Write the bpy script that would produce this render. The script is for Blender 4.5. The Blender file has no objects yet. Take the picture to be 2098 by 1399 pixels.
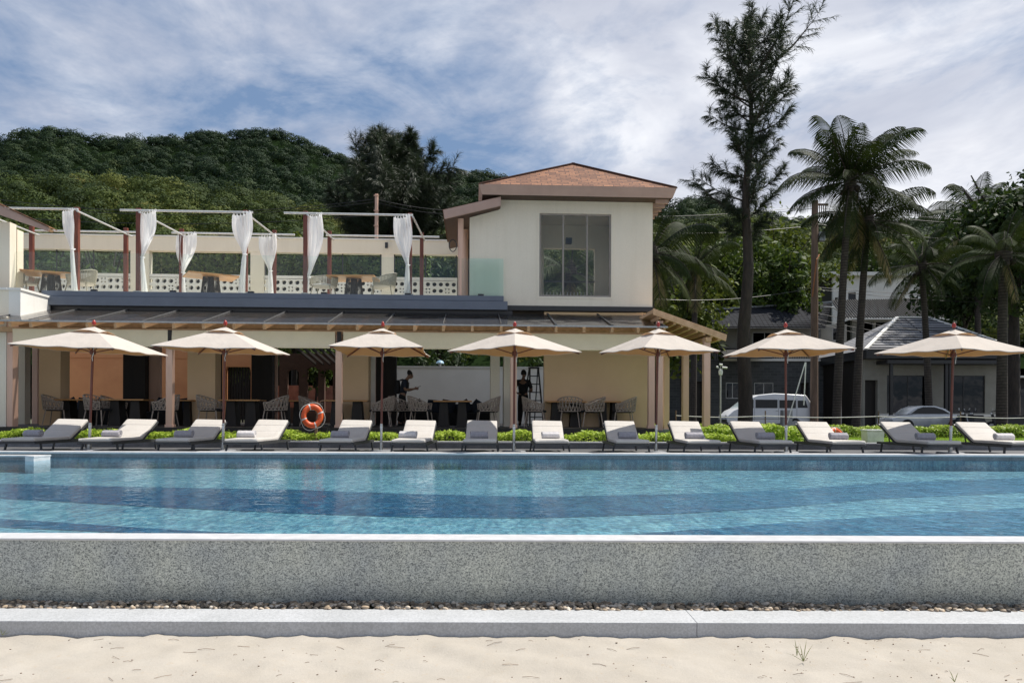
import bpy, bmesh, math, random
import numpy as np
from mathutils import Vector, Matrix, noise as mnoise
R = math.radians
random.seed(7)
rng = np.random.default_rng(11)
sc = bpy.context.scene
col = sc.collection

# ------------------------------------------------------------------ camera
F = 1514.0          # focal length in photo pixels (2098 wide)
CX, HY = 1049.0, 850.0   # principal column, horizon row
HC = 0.8
ROLL = R(0.2)
cam_d = bpy.data.cameras.new('camera'); cam = bpy.data.objects.new('camera', cam_d); col.objects.link(cam)
cam_d.sensor_width = 36; cam_d.lens = 36*F/2098
cam_d.shift_y = (HY-699.5)/2098
cam.location = (0, 0, HC); cam.rotation_euler = (R(90), -ROLL, 0)
cam_d.clip_start = 0.1; cam_d.clip_end = 6000
sc.camera = cam

# ------------------------------------------------------------------ light
SUN = Vector((0.50, 0.20, 1.0)).normalized()
elev = math.asin(SUN.z); azim = math.atan2(SUN.x, SUN.y)     # compass style from +Y
sd = bpy.data.lights.new('sun', 'SUN'); so = bpy.data.objects.new('sun', sd); col.objects.link(so)
sd.energy = 4.8; sd.angle = R(0.6); sd.color = (1.0, 0.95, 0.87)
so.rotation_euler = SUN.to_track_quat('Z', 'Y').to_euler()
so.location = (20, 8, 60)
sc.view_settings.view_transform = 'Standard'; sc.view_settings.look = 'None'
sc.view_settings.exposure = 0.38; sc.view_settings.gamma = 1
sc.cycles.max_bounces = 8; sc.cycles.transparent_max_bounces = 24
sc.cycles.sample_clamp_indirect = 6

class NT:
    """small node helper"""
    def __init__(s, tree): s.t = tree; s.n = tree.nodes; s.l = tree.links
    def add(s, typ, **kw):
        nd = s.n.new(typ)
        for k, v in kw.items():
            if k == 'ins':
                for kk, vv in v.items():
                    if isinstance(vv, bpy.types.NodeSocket): s.l.new(vv, nd.inputs[kk])
                    else: nd.inputs[kk].default_value = vv
            else: setattr(nd, k, v)
        return nd
    def math(s, op, a, b=0.0, clamp=False):
        return s.add('ShaderNodeMath', operation=op, use_clamp=clamp, ins={0: a, 1: b}).outputs[0]
    def mix(s, f, a, b, blend='MIX'):
        nd = s.add('ShaderNodeMix', data_type='RGBA', blend_type=blend)
        for i, v in ((0, f), (6, a), (7, b)):
            if isinstance(v, bpy.types.NodeSocket): s.l.new(v, nd.inputs[i])
            else: nd.inputs[i].default_value = v if i == 0 else ((*v, 1) if len(v) == 3 else v)
        return nd.outputs[2]
    def ramp(s, f, stops):
        nd = s.add('ShaderNodeValToRGB', ins={0: f}); e = nd.color_ramp.elements
        while len(e) < len(stops): e.new(0.5)
        for k, (p, c) in enumerate(stops): e[k].position = p; e[k].color = (*c, 1) if len(c) == 3 else c
        return nd.outputs[0]
    def noise(s, vec, scale, detail=4, rough=.55, dist=0, out=0):
        return s.add('ShaderNodeTexNoise', ins={'Vector': vec, 'Scale': scale, 'Detail': detail, 'Roughness': rough, 'Distortion': dist}).outputs[out]

w = bpy.data.worlds.new('World'); sc.world = w; w.use_nodes = True
N = NT(w.node_tree); N.n.clear()
wo = N.add('ShaderNodeOutputWorld'); bg = N.add('ShaderNodeBackground')
bg.inputs[1].default_value = 0.12
sky = N.add('ShaderNodeTexSky', sky_type='NISHITA', sun_disc=False, sun_elevation=elev, sun_rotation=azim, altitude=10, air_density=1.0, dust_density=0.6, ozone_density=1.5)
tc = N.add('ShaderNodeTexCoord')
sx = N.add('ShaderNodeSeparateXYZ', ins={0: tc.outputs['Generated']})
zz = N.math('ADD', N.math('MAXIMUM', sx.outputs[2], 0.0), 0.10)
px = N.math('DIVIDE', sx.outputs[0], zz); py = N.math('DIVIDE', sx.outputs[1], zz)
cv = N.add('ShaderNodeCombineXYZ', ins={0: px, 1: N.math('MULTIPLY', py, 0.62), 2: 0.0})
mp = N.add('ShaderNodeMapping', ins={'Vector': cv.outputs[0], 'Location': (1.9, 2.3, 0), 'Rotation': (0, 0, R(24)), 'Scale': (0.78, 1.10, 1)})
n1 = N.noise(mp.outputs[0], 0.75, 9, .60, 0.35)
n2 = N.noise(mp.outputs[0], 3.6, 7, .62, 0.6)
n3 = N.noise(mp.outputs[0], 11.0, 5, .6, 0.3)
dens = N.math('ADD', N.math('MULTIPLY', n1, .74), N.math('ADD', N.math('MULTIPLY', n2, .20), N.math('MULTIPLY', n3, .06)))
mask = N.ramp(dens, [(0.425, (0.03,)*3), (0.49, (.48,)*3), (0.54, (.86,)*3), (0.64, (.98,)*3)])
body = N.noise(mp.outputs[0], 1.7, 6, .55, 0.5)
ccol = N.ramp(body, [(0.36, (3.5, 3.7, 4.4)), (0.49, (4.6, 4.75, 5.3)), (0.62, (6.6, 6.65, 6.9))])
blue = N.mix(0.75, sky.outputs[0], (1.0, 1.65, 2.8, 1))
skyc = N.mix(mask, blue, ccol)
N.l.new(skyc, bg.inputs[0]); N.l.new(bg.outputs[0], wo.inputs[0])

# ------------------------------------------------------------------ projection helpers
def unroll(px, py):
    u, v = px-CX, HY-py
    return u*math.cos(ROLL)-v*math.sin(ROLL), u*math.sin(ROLL)+v*math.cos(ROLL)
def P(px, py, Y):
    u, v = unroll(px, py); return Vector((u/F*Y, Y, HC+v/F*Y))
BT = R(3.0); BY = 20.0      # the restaurant's own frame: origin (0,20,0), turned 3 degrees
def Q(px, py, ly):
    u, v = unroll(px, py); s, c = math.sin(BT), math.cos(BT)
    Y = (ly+BY*c)/(c-u/F*s); X = u/F*Y
    return Vector((X*c+(Y-BY)*s, ly, HC+v/F*Y))
def qx(px, ly, py=750): return Q(px, py, ly).x
def qz(py, ly, px=700): return Q(px, py, ly).z
def B2W(v):
    s, c = math.sin(BT), math.cos(BT); return Vector((v[0]*c-v[1]*s, BY+v[0]*s+v[1]*c, v[2]))

# ------------------------------------------------------------------ object helpers
def tag(o, label=None, cat=None, group=None, kind=None):
    if label: o['label'] = label
    if cat: o['category'] = cat
    if group: o['group'] = group
    if kind: o['kind'] = kind
    return o
def empty(name, loc=(0, 0, 0), rz=0, label=None, cat=None, group=None):
    o = bpy.data.objects.new(name, None); col.objects.link(o); o.location = loc; o.rotation_euler = (0, 0, rz)
    o.empty_display_size = .1
    return tag(o, label, cat, group)
KIDS = {}
def copy_tree(o, parent=None):
    c = o.copy(); col.objects.link(c)
    if parent: c.parent = parent; KIDS.setdefault(parent.name, []).append(c)
    for ch in list(KIDS.get(o.name, [])): copy_tree(ch, c)
    return c
def link_mesh(name, me, mats, parent=None, smooth=False):
    o = bpy.data.objects.new(name, me); col.objects.link(o)
    for m in (mats if isinstance(mats, (list, tuple)) else [mats]): me.materials.append(m)
    if smooth: me.shade_smooth()
    if parent: o.parent = parent; KIDS.setdefault(parent.name, []).append(o)
    return o
class MB:
    """collects shapes, builds ONE mesh"""
    def __init__(s): s.v = []; s.f = []; s.mi = []
    def add(s, vs, fs, mi=0):
        b = len(s.v); s.v += [tuple(v) for v in vs]; s.f += [tuple(b+i for i in f) for f in fs]; s.mi += [mi]*len(fs); return s
    def box(s, a, b, mi=0, M=None):
        x0, y0, z0 = a; x1, y1, z1 = b
        vs = [Vector(p) for p in ((x0,y0,z0),(x1,y0,z0),(x1,y1,z0),(x0,y1,z0),(x0,y0,z1),(x1,y0,z1),(x1,y1,z1),(x0,y1,z1))]
        if M: vs = [M @ v for v in vs]
        return s.add(vs, [(3,2,1,0),(4,5,6,7),(0,1,5,4),(1,2,6,5),(2,3,7,6),(3,0,4,7)], mi)
    def bar(s, p, q, wx, wz=None, mi=0, up=(0,0,1)):
        p, q = Vector(p), Vector(q); wz = wz or wx; d = (q-p).normalized(); up = Vector(up)
        if abs(d.dot(up)) > .98: up = Vector((0, 1, 0))
        a = d.cross(up).normalized()*wx/2; b = a.cross(d).normalized()*wz/2
        vs = [p-a-b, p+a-b, p+a+b, p-a+b, q-a-b, q+a-b, q+a+b, q-a+b]
        return s.add(vs, [(0,1,2,3),(7,6,5,4),(0,4,5,1),(1,5,6,2),(2,6,7,3),(3,7,4,0)], mi)
    def tube(s, pts, r, n=8, mi=0, cap=True):
        pts = [Vector(p) for p in pts]; rs = r if isinstance(r, (list, tuple)) else [r]*len(pts)
        vs = []; a = None
        for i, p in enumerate(pts):
            d = (pts[min(i+1, len(pts)-1)]-pts[max(i-1, 0)]).normalized()
            if a is None:
                ref = Vector((0, 0, 1)) if abs(d.z) < .9 else Vector((1, 0, 0)); a = d.cross(ref).normalized()
            else:
                a = (a-d*a.dot(d)).normalized()
            b = d.cross(a)
            for k in range(n):
                t = 2*math.pi*k/n; vs.append(p+(a*math.cos(t)+b*math.sin(t))*rs[i])
        fs = [(i*n+k, i*n+(k+1) % n, (i+1)*n+(k+1) % n, (i+1)*n+k) for i in range(len(pts)-1) for k in range(n)]
        if cap: fs += [tuple(range(n))[::-1], tuple((len(pts)-1)*n+k for k in range(n))]
        return s.add(vs, fs, mi)
    def lathe(s, prof, n=20, at=(0, 0, 0), mi=0, sx=1, sy=1):
        at = Vector(at); vs = []; m = len(prof)
        for k in range(n):
            t = 2*math.pi*k/n
            for r, z in prof: vs.append(at+Vector((r*math.cos(t)*sx, r*math.sin(t)*sy, z)))
        fs = [(k*m+i, ((k+1) % n)*m+i, ((k+1) % n)*m+i+1, k*m+i+1) for k in range(n) for i in range(m-1)]
        return s.add(vs, fs, mi)
    def prism(s, poly, d, mi=0):
        """poly list of 3D points, extruded by vector d"""
        n = len(poly); d = Vector(d); vs = [Vector(p) for p in poly]+[Vector(p)+d for p in poly]
        return s.add(vs, [tuple(range(n))[::-1], tuple(range(n, 2*n))]+[(i, (i+1) % n, n+(i+1) % n, n+i) for i in range(n)], mi)
    def grid(s, fn, nu, nv, mi=0):
        vs = [fn(i/nu, j/nv) for j in range(nv+1) for i in range(nu+1)]
        return s.add(vs, [(j*(nu+1)+i, j*(nu+1)+i+1, (j+1)*(nu+1)+i+1, (j+1)*(nu+1)+i) for j in range(nv) for i in range(nu)], mi)
    def build(s, name, mats, parent=None, smooth=False, bevel=0, seg=2, fix=True):
        me = bpy.data.meshes.new(name); me.from_pydata(s.v, [], s.f)
        for p, m in zip(me.polygons, s.mi): p.material_index = m
        if fix or bevel:
            bm = bmesh.new(); bm.from_mesh(me)
            if fix: bmesh.ops.recalc_face_normals(bm, faces=bm.faces)
            if bevel:
                es = [e for e in bm.edges if len(e.link_faces) == 2 and e.calc_face_angle(0) > R(35)]
                bmesh.ops.bevel(bm, geom=es, offset=bevel, segments=seg, affect='EDGES', profile=.6, clamp_overlap=True)
            bm.to_mesh(me); bm.free()
        o = link_mesh(name, me, mats, parent, False)
        if smooth: 
            me.shade_smooth()
            try: me.set_sharp_from_angle(angle=R(38))
            except Exception: pass
        return o
def wall_holes(mb, x0, x1, z0, z1, y0, y1, holes, mi=0):
    """wall along x with rectangular openings (hx0,hx1,hz0,hz1), only exposed faces"""
    xs = sorted({x0, x1, *[min(max(h[0], x0), x1) for h in holes], *[min(max(h[1], x0), x1) for h in holes]})
    zs = sorted({z0, z1, *[min(max(h[2], z0), z1) for h in holes], *[min(max(h[3], z0), z1) for h in holes]})
    def solid(i, j):
        if i < 0 or j < 0 or i >= len(xs)-1 or j >= len(zs)-1: return False
        cx, cz = (xs[i]+xs[i+1])/2, (zs[j]+zs[j+1])/2
        return not any(h[0] < cx < h[1] and h[2] < cz < h[3] for h in holes)
    for i in range(len(xs)-1):
        for j in range(len(zs)-1):
            if not solid(i, j): continue
            a, b, c, d = xs[i], xs[i+1], zs[j], zs[j+1]
            mb.add([(a,y0,c),(b,y0,c),(b,y0,d),(a,y0,d)], [(0,1,2,3)], mi); mb.add([(a,y1,c),(b,y1,c),(b,y1,d),(a,y1,d)], [(3,2,1,0)], mi)
            if not solid(i-1, j): mb.add([(a,y0,c),(a,y1,c),(a,y1,d),(a,y0,d)], [(3,2,1,0)], mi)
            if not solid(i+1, j): mb.add([(b,y0,c),(b,y1,c),(b,y1,d),(b,y0,d)], [(0,1,2,3)], mi)
            if not solid(i, j-1): mb.add([(a,y0,c),(b,y0,c),(b,y1,c),(a,y1,c)], [(3,2,1,0)], mi)
            if not solid(i, j+1): mb.add([(a,y0,d),(b,y0,d),(b,y1,d),(a,y1,d)], [(0,1,2,3)], mi)
def np_mesh(name, V, Fq, mats, parent=None, tint=None, mi=None, smooth=False):
    """V (n,3), Fq (m,k) all same size; tint (m,) per face float attribute"""
    me = bpy.data.meshes.new(name); n, (m, k) = len(V), Fq.shape
    me.vertices.add(n); me.vertices.foreach_set('co', np.ascontiguousarray(V, dtype=np.float32).ravel())
    me.loops.add(m*k); me.loops.foreach_set('vertex_index', np.ascontiguousarray(Fq, dtype=np.int32).ravel())
    me.polygons.add(m); me.polygons.foreach_set('loop_start', np.arange(0, m*k, k, dtype=np.int32))
    if mi is not None: me.polygons.foreach_set('material_index', mi.astype(np.int32))
    if tint is not None:
        at = me.attributes.new('tint', 'FLOAT', 'FACE'); at.data.foreach_set('value', tint.astype(np.float32))
    me.update(calc_edges=True)
    if smooth: me.polygons.foreach_set('use_smooth', np.ones(m, dtype=bool))
    return link_mesh(name, me, mats, parent)

# ------------------------------------------------------------------ materials
def pmat(name, c, rough=.6, c2=None, scale=6, amt=.5, bump=0, bscale=40, metal=0, spec=.5, coord='Object', detail=5, bdist=.01, stretch=None, extra=None, sheen=0):
    m = bpy.data.materials.new(name); m.use_nodes = True; n = NT(m.node_tree)
    b = m.node_tree.nodes['Principled BSDF']
    b.inputs['Roughness'].default_value = rough; b.inputs['Metallic'].default_value = metal
    b.inputs['Specular IOR Level'].default_value = spec
    if sheen: b.inputs['Sheen Weight'].default_value = sheen
    tcn = n.add('ShaderNodeTexCoord'); vec = tcn.outputs[coord]
    if stretch: vec = n.add('ShaderNodeMapping', ins={'Vector': vec, 'Scale': stretch}).outputs[0]
    c2 = c2 or tuple(x*.8 for x in c)
    nz = n.noise(vec, scale, detail, .6)
    f = n.ramp(nz, [(.5-.5*amt*.6, (0, 0, 0)), (.5+.5*amt*.6, (1, 1, 1))])
    colr = n.mix(f, c2, c)
    if extra: colr = extra(n, vec, colr, b)
    n.l.new(colr, b.inputs['Base Color'])
    if bump:
        bz = n.noise(vec, bscale, 4, .6)
        bn = n.add('ShaderNodeBump', ins={'Height': bz, 'Strength': bump, 'Distance': bdist}); n.l.new(bn.outputs[0], b.inputs['Normal'])
    return m
def leafmat(name, stops, rough=.5, trans=.35, spec=.4, tcol=None):
    m = bpy.data.materials.new(name); m.use_nodes = True; n = NT(m.node_tree); n.n.clear()
    at = n.add('ShaderNodeAttribute', attribute_name='tint')
    c = n.ramp(at.outputs['Fac'], stops)
    p = n.add('ShaderNodeBsdfPrincipled', ins={'Base Color': c, 'Roughness': rough, 'Specular IOR Level': spec})
    t = n.add('ShaderNodeBsdfTranslucent', ins={'Color': n.mix(.5, c, tcol or (.16, .22, .03))})
    mx = n.add('ShaderNodeMixShader', ins={0: trans, 1: p.outputs[0], 2: t.outputs[0]})
    n.l.new(mx.outputs[0], n.add('ShaderNodeOutputMaterial').inputs[0]); return m

def streaks(n, vec, c, b):
    nz = n.noise(n.add('ShaderNodeMapping', ins={'Vector': vec, 'Scale': (4.5, 4.5, .35)}).outputs[0], 1.0, 6, .65, .3)
    c = n.mix(1, c, n.ramp(nz, [(.30, (.955, .95, .94)), (.5, (1, 1, 1)), (.7, (1.01,)*3)]), 'MULTIPLY')
    n2 = n.noise(vec, 30, 3, .6); return n.mix(1, c, n.ramp(n2, [(.3, (.96,)*3), (.7, (1.03,)*3)]), 'MULTIPLY')
def granite(n, vec, c, b):
    v1 = n.add('ShaderNodeTexVoronoi', feature='F1', ins={'Vector': vec, 'Scale': 150, 'Randomness': 1}).outputs['Color']
    g = n.add('ShaderNodeSeparateColor', ins={0: v1}).outputs[0]
    nz = n.noise(vec, 170, 3, .75)
    s = n.math('ADD', n.math('MULTIPLY', g, .45), n.math('MULTIPLY', nz, .75))
    sp = n.ramp(s, [(.36, (.07, .08, .09)), (.50, (.29, .31, .29)), (.66, (.46, .48, .44)), (.85, (.66, .68, .63))])
    big = n.noise(vec, 1.7, 5, .6)
    st = n.ramp(big, [(.35, (.78, .80, .84)), (.65, (1.06, 1.05, 1.0))])
    return streaks(n, vec, n.mix(1.0, n.mix(.85, c, sp), st, 'MULTIPLY'), b)
M = {}
M['granite'] = pmat('granite', (.42, .44, .42), .62, bump=.25, bscale=90, extra=granite)
def granite_d(n, vec, c, b):
    nz = n.noise(vec, 70, 4, .75); return n.mix(1, c, n.ramp(nz, [(.4, (.62,)*3), (.6, (1.2,)*3)]), 'MULTIPLY')
M['granite_dark'] = pmat('granite_dark', (.22, .23, .25), .6, c2=(.14, .15, .16), scale=3, extra=granite_d)
M['kerb_stone'] = pmat('kerb_stone', (.45, .46, .475), .55, c2=(.40, .41, .42), scale=2.5, bump=.15, bscale=160, extra=lambda n, vec, c, b: n.mix(.45, c, granite_d(n, vec, c, b)))
M['coping'] = pmat('coping_stone', (.58, .58, .59), .35, c2=(.48, .49, .50), scale=9, bump=.2, bscale=70)
M['plaster'] = pmat('cream_plaster', (.80, .735, .61), .85, c2=(.75, .685, .56), scale=1.1, amt=.9, bump=.12, bscale=60, extra=streaks)
M['plaster_bounce'] = pmat('bounce_tinted_plaster', (.80, .58, .36), .85, c2=(.72, .51, .31), scale=1.1, amt=.9, bump=.12, bscale=60)  # beige plaster with the warm bounce light put into its tone
M['plaster_grey'] = pmat('shade_darkened_plaster', (.33, .315, .27), .85, c2=(.25, .24, .205), scale=1.5, amt=.9, bump=.12, bscale=60)  # grey lowered to put the shade of the trees into these walls
M['clean_white'] = pmat('clean_white_render', (.86, .84, .79), .85, c2=(.80, .78, .73), scale=.9, bump=.1, bscale=60)
M['ceiling_dark'] = pmat('shade_darkened_ceiling', (.06, .045, .034), .8)  # dark brown put in for the near-black shade of the interior
M['plaster_white'] = pmat('white_plaster', (.80, .78, .73), .85, c2=(.70, .68, .63), scale=.9, amt=.9, bump=.1, bscale=60, extra=streaks)
M['plaster_pink'] = pmat('pink_plaster', (.85, .38, .17), .9, c2=(.76, .32, .14), scale=1.2, bump=.1)
M['terracotta_trim'] = pmat('taupe_fascia', (.46, .31, .25), .6, c2=(.40, .27, .22), scale=2, bump=.05)
M['post_pink'] = pmat('painted_post', (.72, .47, .36), .55, c2=(.62, .40, .30), scale=3, stretch=(1, 1, .2), bump=.08)
M['wood_tan'] = pmat('tan_timber', (.62, .40, .23), .6, c2=(.48, .29, .15), scale=9, stretch=(1, .15, 1), bump=.15)
M['wood_red'] = pmat('red_stained_timber', (.19, .05, .028), .42, c2=(.10, .025, .015), scale=14, stretch=(1, 1, .12), bump=.1)
M['wood_top'] = pmat('oak_tabletop', (.58, .30, .10), .4, c2=(.44, .21, .07), scale=8, stretch=(.2, 1, 1), bump=.1)
M['wood_post'] = pmat('weathered_pole_wood', (.22, .14, .095), .8, c2=(.11, .075, .05), scale=9, stretch=(1, 1, .1), bump=.4, bscale=25)
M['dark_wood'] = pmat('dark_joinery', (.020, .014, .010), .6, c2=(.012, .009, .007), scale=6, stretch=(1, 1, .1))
M['slab_metal'] = pmat('slate_blue_metal', (.135, .16, .205), .42, c2=(.10, .12, .155), scale=2.2, amt=1, bump=.05)
M['black_metal'] = pmat('black_metal', (.025, .025, .027), .4)
M['dark_frame'] = pmat('dark_rattan_frame', (.05, .052, .055), .45, c2=(.035, .036, .04), scale=30)
M['steel'] = pmat('brushed_steel', (.62, .62, .60), .28, metal=.9, scale=20)
M['alu'] = pmat('grey_aluminium', (.42, .42, .41), .4, metal=.5, scale=15)
M['canopy_bar'] = pmat('dull_canopy_bar', (.10, .10, .10), .7, spec=.2)
M['rod'] = pmat('pale_rod', (.62, .62, .61), .4, metal=.2, scale=15)
def fabric(n, vec, c, b):
    wv = n.noise(vec, 260, 2, .6); return n.mix(1, c, n.ramp(wv, [(.35, (.86,)*3), (.65, (1.06,)*3)]), 'MULTIPLY')
M['cushion'] = pmat('off_white_cushion', (.56, .53, .49), .9, c2=(.51, .48, .44), scale=3, bump=.2, bscale=18, bdist=.012, extra=fabric, sheen=.2)
M['towel_grey'] = pmat('grey_terry', (.36, .345, .375), .97, c2=(.28, .27, .30), scale=25, bump=.7, bscale=120, bdist=.006, sheen=.4)
M['towel_pale'] = pmat('pale_terry', (.62, .60, .60), .97, c2=(.52, .50, .51), scale=25, bump=.7, bscale=120, bdist=.006, sheen=.4)
M['awning'] = pmat('beige_awning', (.84, .71, .49), .9, c2=(.73, .61, .42), scale=1.4, amt=.9, bump=.12, bscale=7, bdist=.03, extra=fabric)
def mix_trans(name, c, tc_, f, bump=.1, bs=9, tint=(1, 1, 1)):
    m = bpy.data.materials.new(name); m.use_nodes = True; n = NT(m.node_tree); n.n.clear()
    tcn = n.add('ShaderNodeTexCoord'); v = tcn.outputs['Object']
    nz = n.noise(v, 2.2, 5, .6); cc = n.mix(n.ramp(nz, [(.35, (0,)*3), (.65, (1,)*3)]), tuple(x*.93 for x in c), c)
    wv = n.noise(v, 180, 2, .6); cc = n.mix(1, cc, n.ramp(wv, [(.35, (.9,)*3), (.65, (1.05,)*3)]), 'MULTIPLY')
    bz = n.noise(v, bs, 5, .6, .8); bn = n.add('ShaderNodeBump', ins={'Height': bz, 'Strength': bump, 'Distance': .03})
    d = n.add('ShaderNodeBsdfDiffuse', ins={'Color': cc, 'Normal': bn.outputs[0]}); t = n.add('ShaderNodeBsdfTranslucent', ins={'Color': (*tc_, 1)})
    mx = n.add('ShaderNodeMixShader', ins={0: f, 1: d.outputs[0], 2: t.outputs[0]})
    n.l.new(mx.outputs[0], n.add('ShaderNodeOutputMaterial').inputs[0]); return m
M['parasol'] = mix_trans('cream_parasol_canvas', (.62, .575, .52), (.60, .34, .16), .22, .5, 5)
M['underside_tan'] = mix_trans('parasol_underside_shade', (.60, .36, .17), (.60, .36, .18), .25, .2, 5)  # tan puts the warm shade under the canopy into the colour
M['curtain'] = mix_trans('white_voile', (.96, .96, .96), (.99, .99, .99), .65, .12, 14)
def glassmat(name, tint=(.9, .95, .93), refl=1.0, diff=0.0, dcol=(.7, .8, .78), rough=.02, ior=1.5, wav=0):
    m = bpy.data.materials.new(name); m.use_nodes = True; n = NT(m.node_tree); n.n.clear()
    tr = n.add('ShaderNodeBsdfTransparent', ins={'Color': (*tint, 1)})
    gl = n.add('ShaderNodeBsdfGlossy', ins={'Roughness': rough, 'Color': (1, 1, 1, 1)})
    if wav:
        tcn = n.add('ShaderNodeTexCoord'); bz = n.noise(tcn.outputs['Object'], .9, 2, .5)
        n.l.new(n.add('ShaderNodeBump', ins={'Height': bz, 'Strength': wav, 'Distance': .1}).outputs[0], gl.inputs['Normal'])
    fr = n.add('ShaderNodeFresnel', ins={'IOR': ior}); f = n.math('MULTIPLY', fr.outputs[0], refl, True)
    mx = n.add('ShaderNodeMixShader', ins={0: f, 1: tr.outputs[0], 2: gl.outputs[0]}); o = mx.outputs[0]
    if diff:
        df = n.add('ShaderNodeBsdfDiffuse', ins={'Color': (*dcol, 1)}); o = n.add('ShaderNodeMixShader', ins={0: diff, 1: o, 2: df.outputs[0]}).outputs[0]
    n.l.new(o, n.add('ShaderNodeOutputMaterial').inputs[0]); return m
M['glass_rail'] = glassmat('balustrade_glass', (.95, .98, .97), .4, .008, (.72, .85, .82))
M['glass_end'] = glassmat('pale_green_end_glass', (.90, .97, .95), .6, .07, (.70, .86, .82))
M['glass_window'] = glassmat('window_glass', (.94, .95, .94), .55, .0, (.35, .42, .40), wav=.05)
M['glass_tint'] = glassmat('tinted_glass', (.90, .94, .94), .2, .0, (.2, .3, .34), wav=.05)
M['glass_dark'] = glassmat('dark_glass', (.10, .11, .12), .8, .0, wav=.08)
M['canopy_glass'] = glassmat('canopy_glass', (.62, .61, .60), .8, .08, (.20, .19, .185), rough=.08, wav=.3)

def shingles(n, vec, c, b):
    br = n.add('ShaderNodeTexBrick', ins={'Vector': vec, 'Scale': 1.0, 'Color1': (.32, .145, .072, 1), 'Color2': (.15, .065, .035, 1), 'Mortar': (.10, .045, .03, 1), 'Mortar Size': .016, 'Brick Width': .30, 'Row Height': .14, 'Bias': 0.0})
    br.offset = .37; br.squash = 1
    nz = n.noise(vec, 14, 5, .7)
    return n.mix(1, br.outputs[0], n.ramp(nz, [(.3, (.6,)*3), (.7, (1.35,)*3)]), 'MULTIPLY')
M['shingle'] = pmat('terracotta_shingles', (.36, .16, .09), .85, extra=shingles, coord='UV', bump=.5, bscale=20, bdist=.02)

def tiles(name, c1, c2, mo, rowh=.3, bw=.34, rough=.5):
    def ex(n, vec, c, b):
        br = n.add('ShaderNodeTexBrick', ins={'Vector': vec, 'Scale': 1.0, 'Color1': (*c1, 1), 'Color2': (*c2, 1), 'Mortar': (*mo, 1), 'Mortar Size': .035, 'Brick Width': bw, 'Row Height': rowh})
        br.offset = 0.0
        return br.outputs[0]
    return pmat(name, c1, max(rough, .8), extra=ex, coord='UV', bump=.3, spec=.12)
M['roof_dark'] = tiles('dark_roof_tiles', (.030, .032, .038), (.022, .024, .028), (.008, .008, .01), rough=.9)
M['roof_grey'] = tiles('grey_roof_tiles', (.30, .30, .31), (.23, .23, .24), (.03, .03, .032), rowh=.32, bw=40)
M['roof_pale'] = tiles('pale_roof_tiles', (.50, .49, .47), (.38, .37, .36), (.03, .03, .03), rowh=.36, bw=.30)
def brickw(n, vec, c, b):
    br = n.add('ShaderNodeTexBrick', ins={'Vector': vec, 'Scale': 1.0, 'Color1': (.075, .08, .082, 1), 'Color2': (.045, .05, .052, 1), 'Mortar': (.10, .10, .10, 1), 'Mortar Size': .012, 'Brick Width': .5, 'Row Height': .2})
    return br.outputs[0]
M['stone_dark'] = pmat('dark_stone_cladding', (.07, .07, .07), .8, extra=brickw, coord='UV', bump=.4, bscale=10)

def sandx(n, vec, c, b):
    n1 = n.noise(vec, 340, 2, .7); a = n.mix(1, c, n.ramp(n1, [(.3, (.82,)*3), (.7, (1.08,)*3)]), 'MULTIPLY')
    n2 = n.noise(vec, 26, 5, .65); return n.mix(n.ramp(n2, [(.60, (0,)*3), (.74, (.45,)*3)]), a, (.36, .27, .18))
M['sand'] = pmat('beach_sand', (.42, .385, .335), .95, c2=(.345, .31, .26), scale=2.6, amt=.9, bump=.5, bscale=60, bdist=.006, extra=sandx)
M['deck'] = pmat('slate_paving', (.10, .10, .105), .7, c2=(.07, .07, .075), scale=3, extra=granite_d)
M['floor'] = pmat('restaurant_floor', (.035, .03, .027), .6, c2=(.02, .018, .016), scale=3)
M['asphalt'] = pmat('asphalt', (.055, .055, .056), .85, c2=(.04, .04, .04), scale=2, bump=.3)
M['soil'] = pmat('soil', (.075, .07, .035), .95, c2=(.04, .045, .02), scale=.3)
M['lawn'] = pmat('lawn_base', (.16, .26, .035), .9, c2=(.10, .18, .02), scale=12)
M['hill_ground'] = pmat('forest_floor', (.012, .022, .008), .95, spec=.0, c2=(.008, .014, .006), scale=.1)
M['bark'] = pmat('bark', (.05, .038, .03), .9, c2=(.022, .018, .014), scale=8, stretch=(1, 1, .25), bump=.7, bscale=18, bdist=.03)
def palmring(n, vec, c, b):
    wv = n.add('ShaderNodeTexWave', wave_type='BANDS', bands_direction='Z', ins={'Vector': vec, 'Scale': 2.6, 'Distortion': 1.5, 'Detail': 2}).outputs[1]
    return n.mix(1, c, n.ramp(wv, [(.1, (.45,)*3), (.4, (1.1,)*3)]), 'MULTIPLY')
M['palm_bark'] = pmat('palm_bark', (.065, .052, .042), .9, c2=(.035, .028, .022), scale=6, extra=palmring, bump=.4)
M['orange'] = pmat('lifebuoy_orange', (.78, .12, .025), .45, c2=(.62, .09, .02), scale=5)
M['rope_white'] = pmat('white_rope', (.72, .70, .66), .8)
M['white_paint'] = pmat('white_car_paint', (.78, .79, .80), .22, c2=(.74, .75, .76), spec=.6)
M['silver_paint'] = pmat('silver_car_paint', (.50, .52, .54), .25, c2=(.46, .48, .50), metal=.4)
M['rubber'] = pmat('tyre_rubber', (.02, .02, .02), .85)
M['lamp_glass'] = pmat('lamp_glass', (.75, .74, .70), .2)
M['white_plastic'] = pmat('white_plastic', (.72, .72, .70), .5)
M['grey_box'] = pmat('grey_cabinet', (.32, .33, .33), .6)
M['weave'] = pmat('taupe_rope_weave', (.50, .42, .35), .8, c2=(.36, .29, .24), scale=30, bump=.4, bscale=80)
M['weave_cream'] = pmat('cream_rope_weave', (.38, .35, .28), .8, c2=(.28, .26, .20), scale=30, bump=.4, bscale=80)
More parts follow.
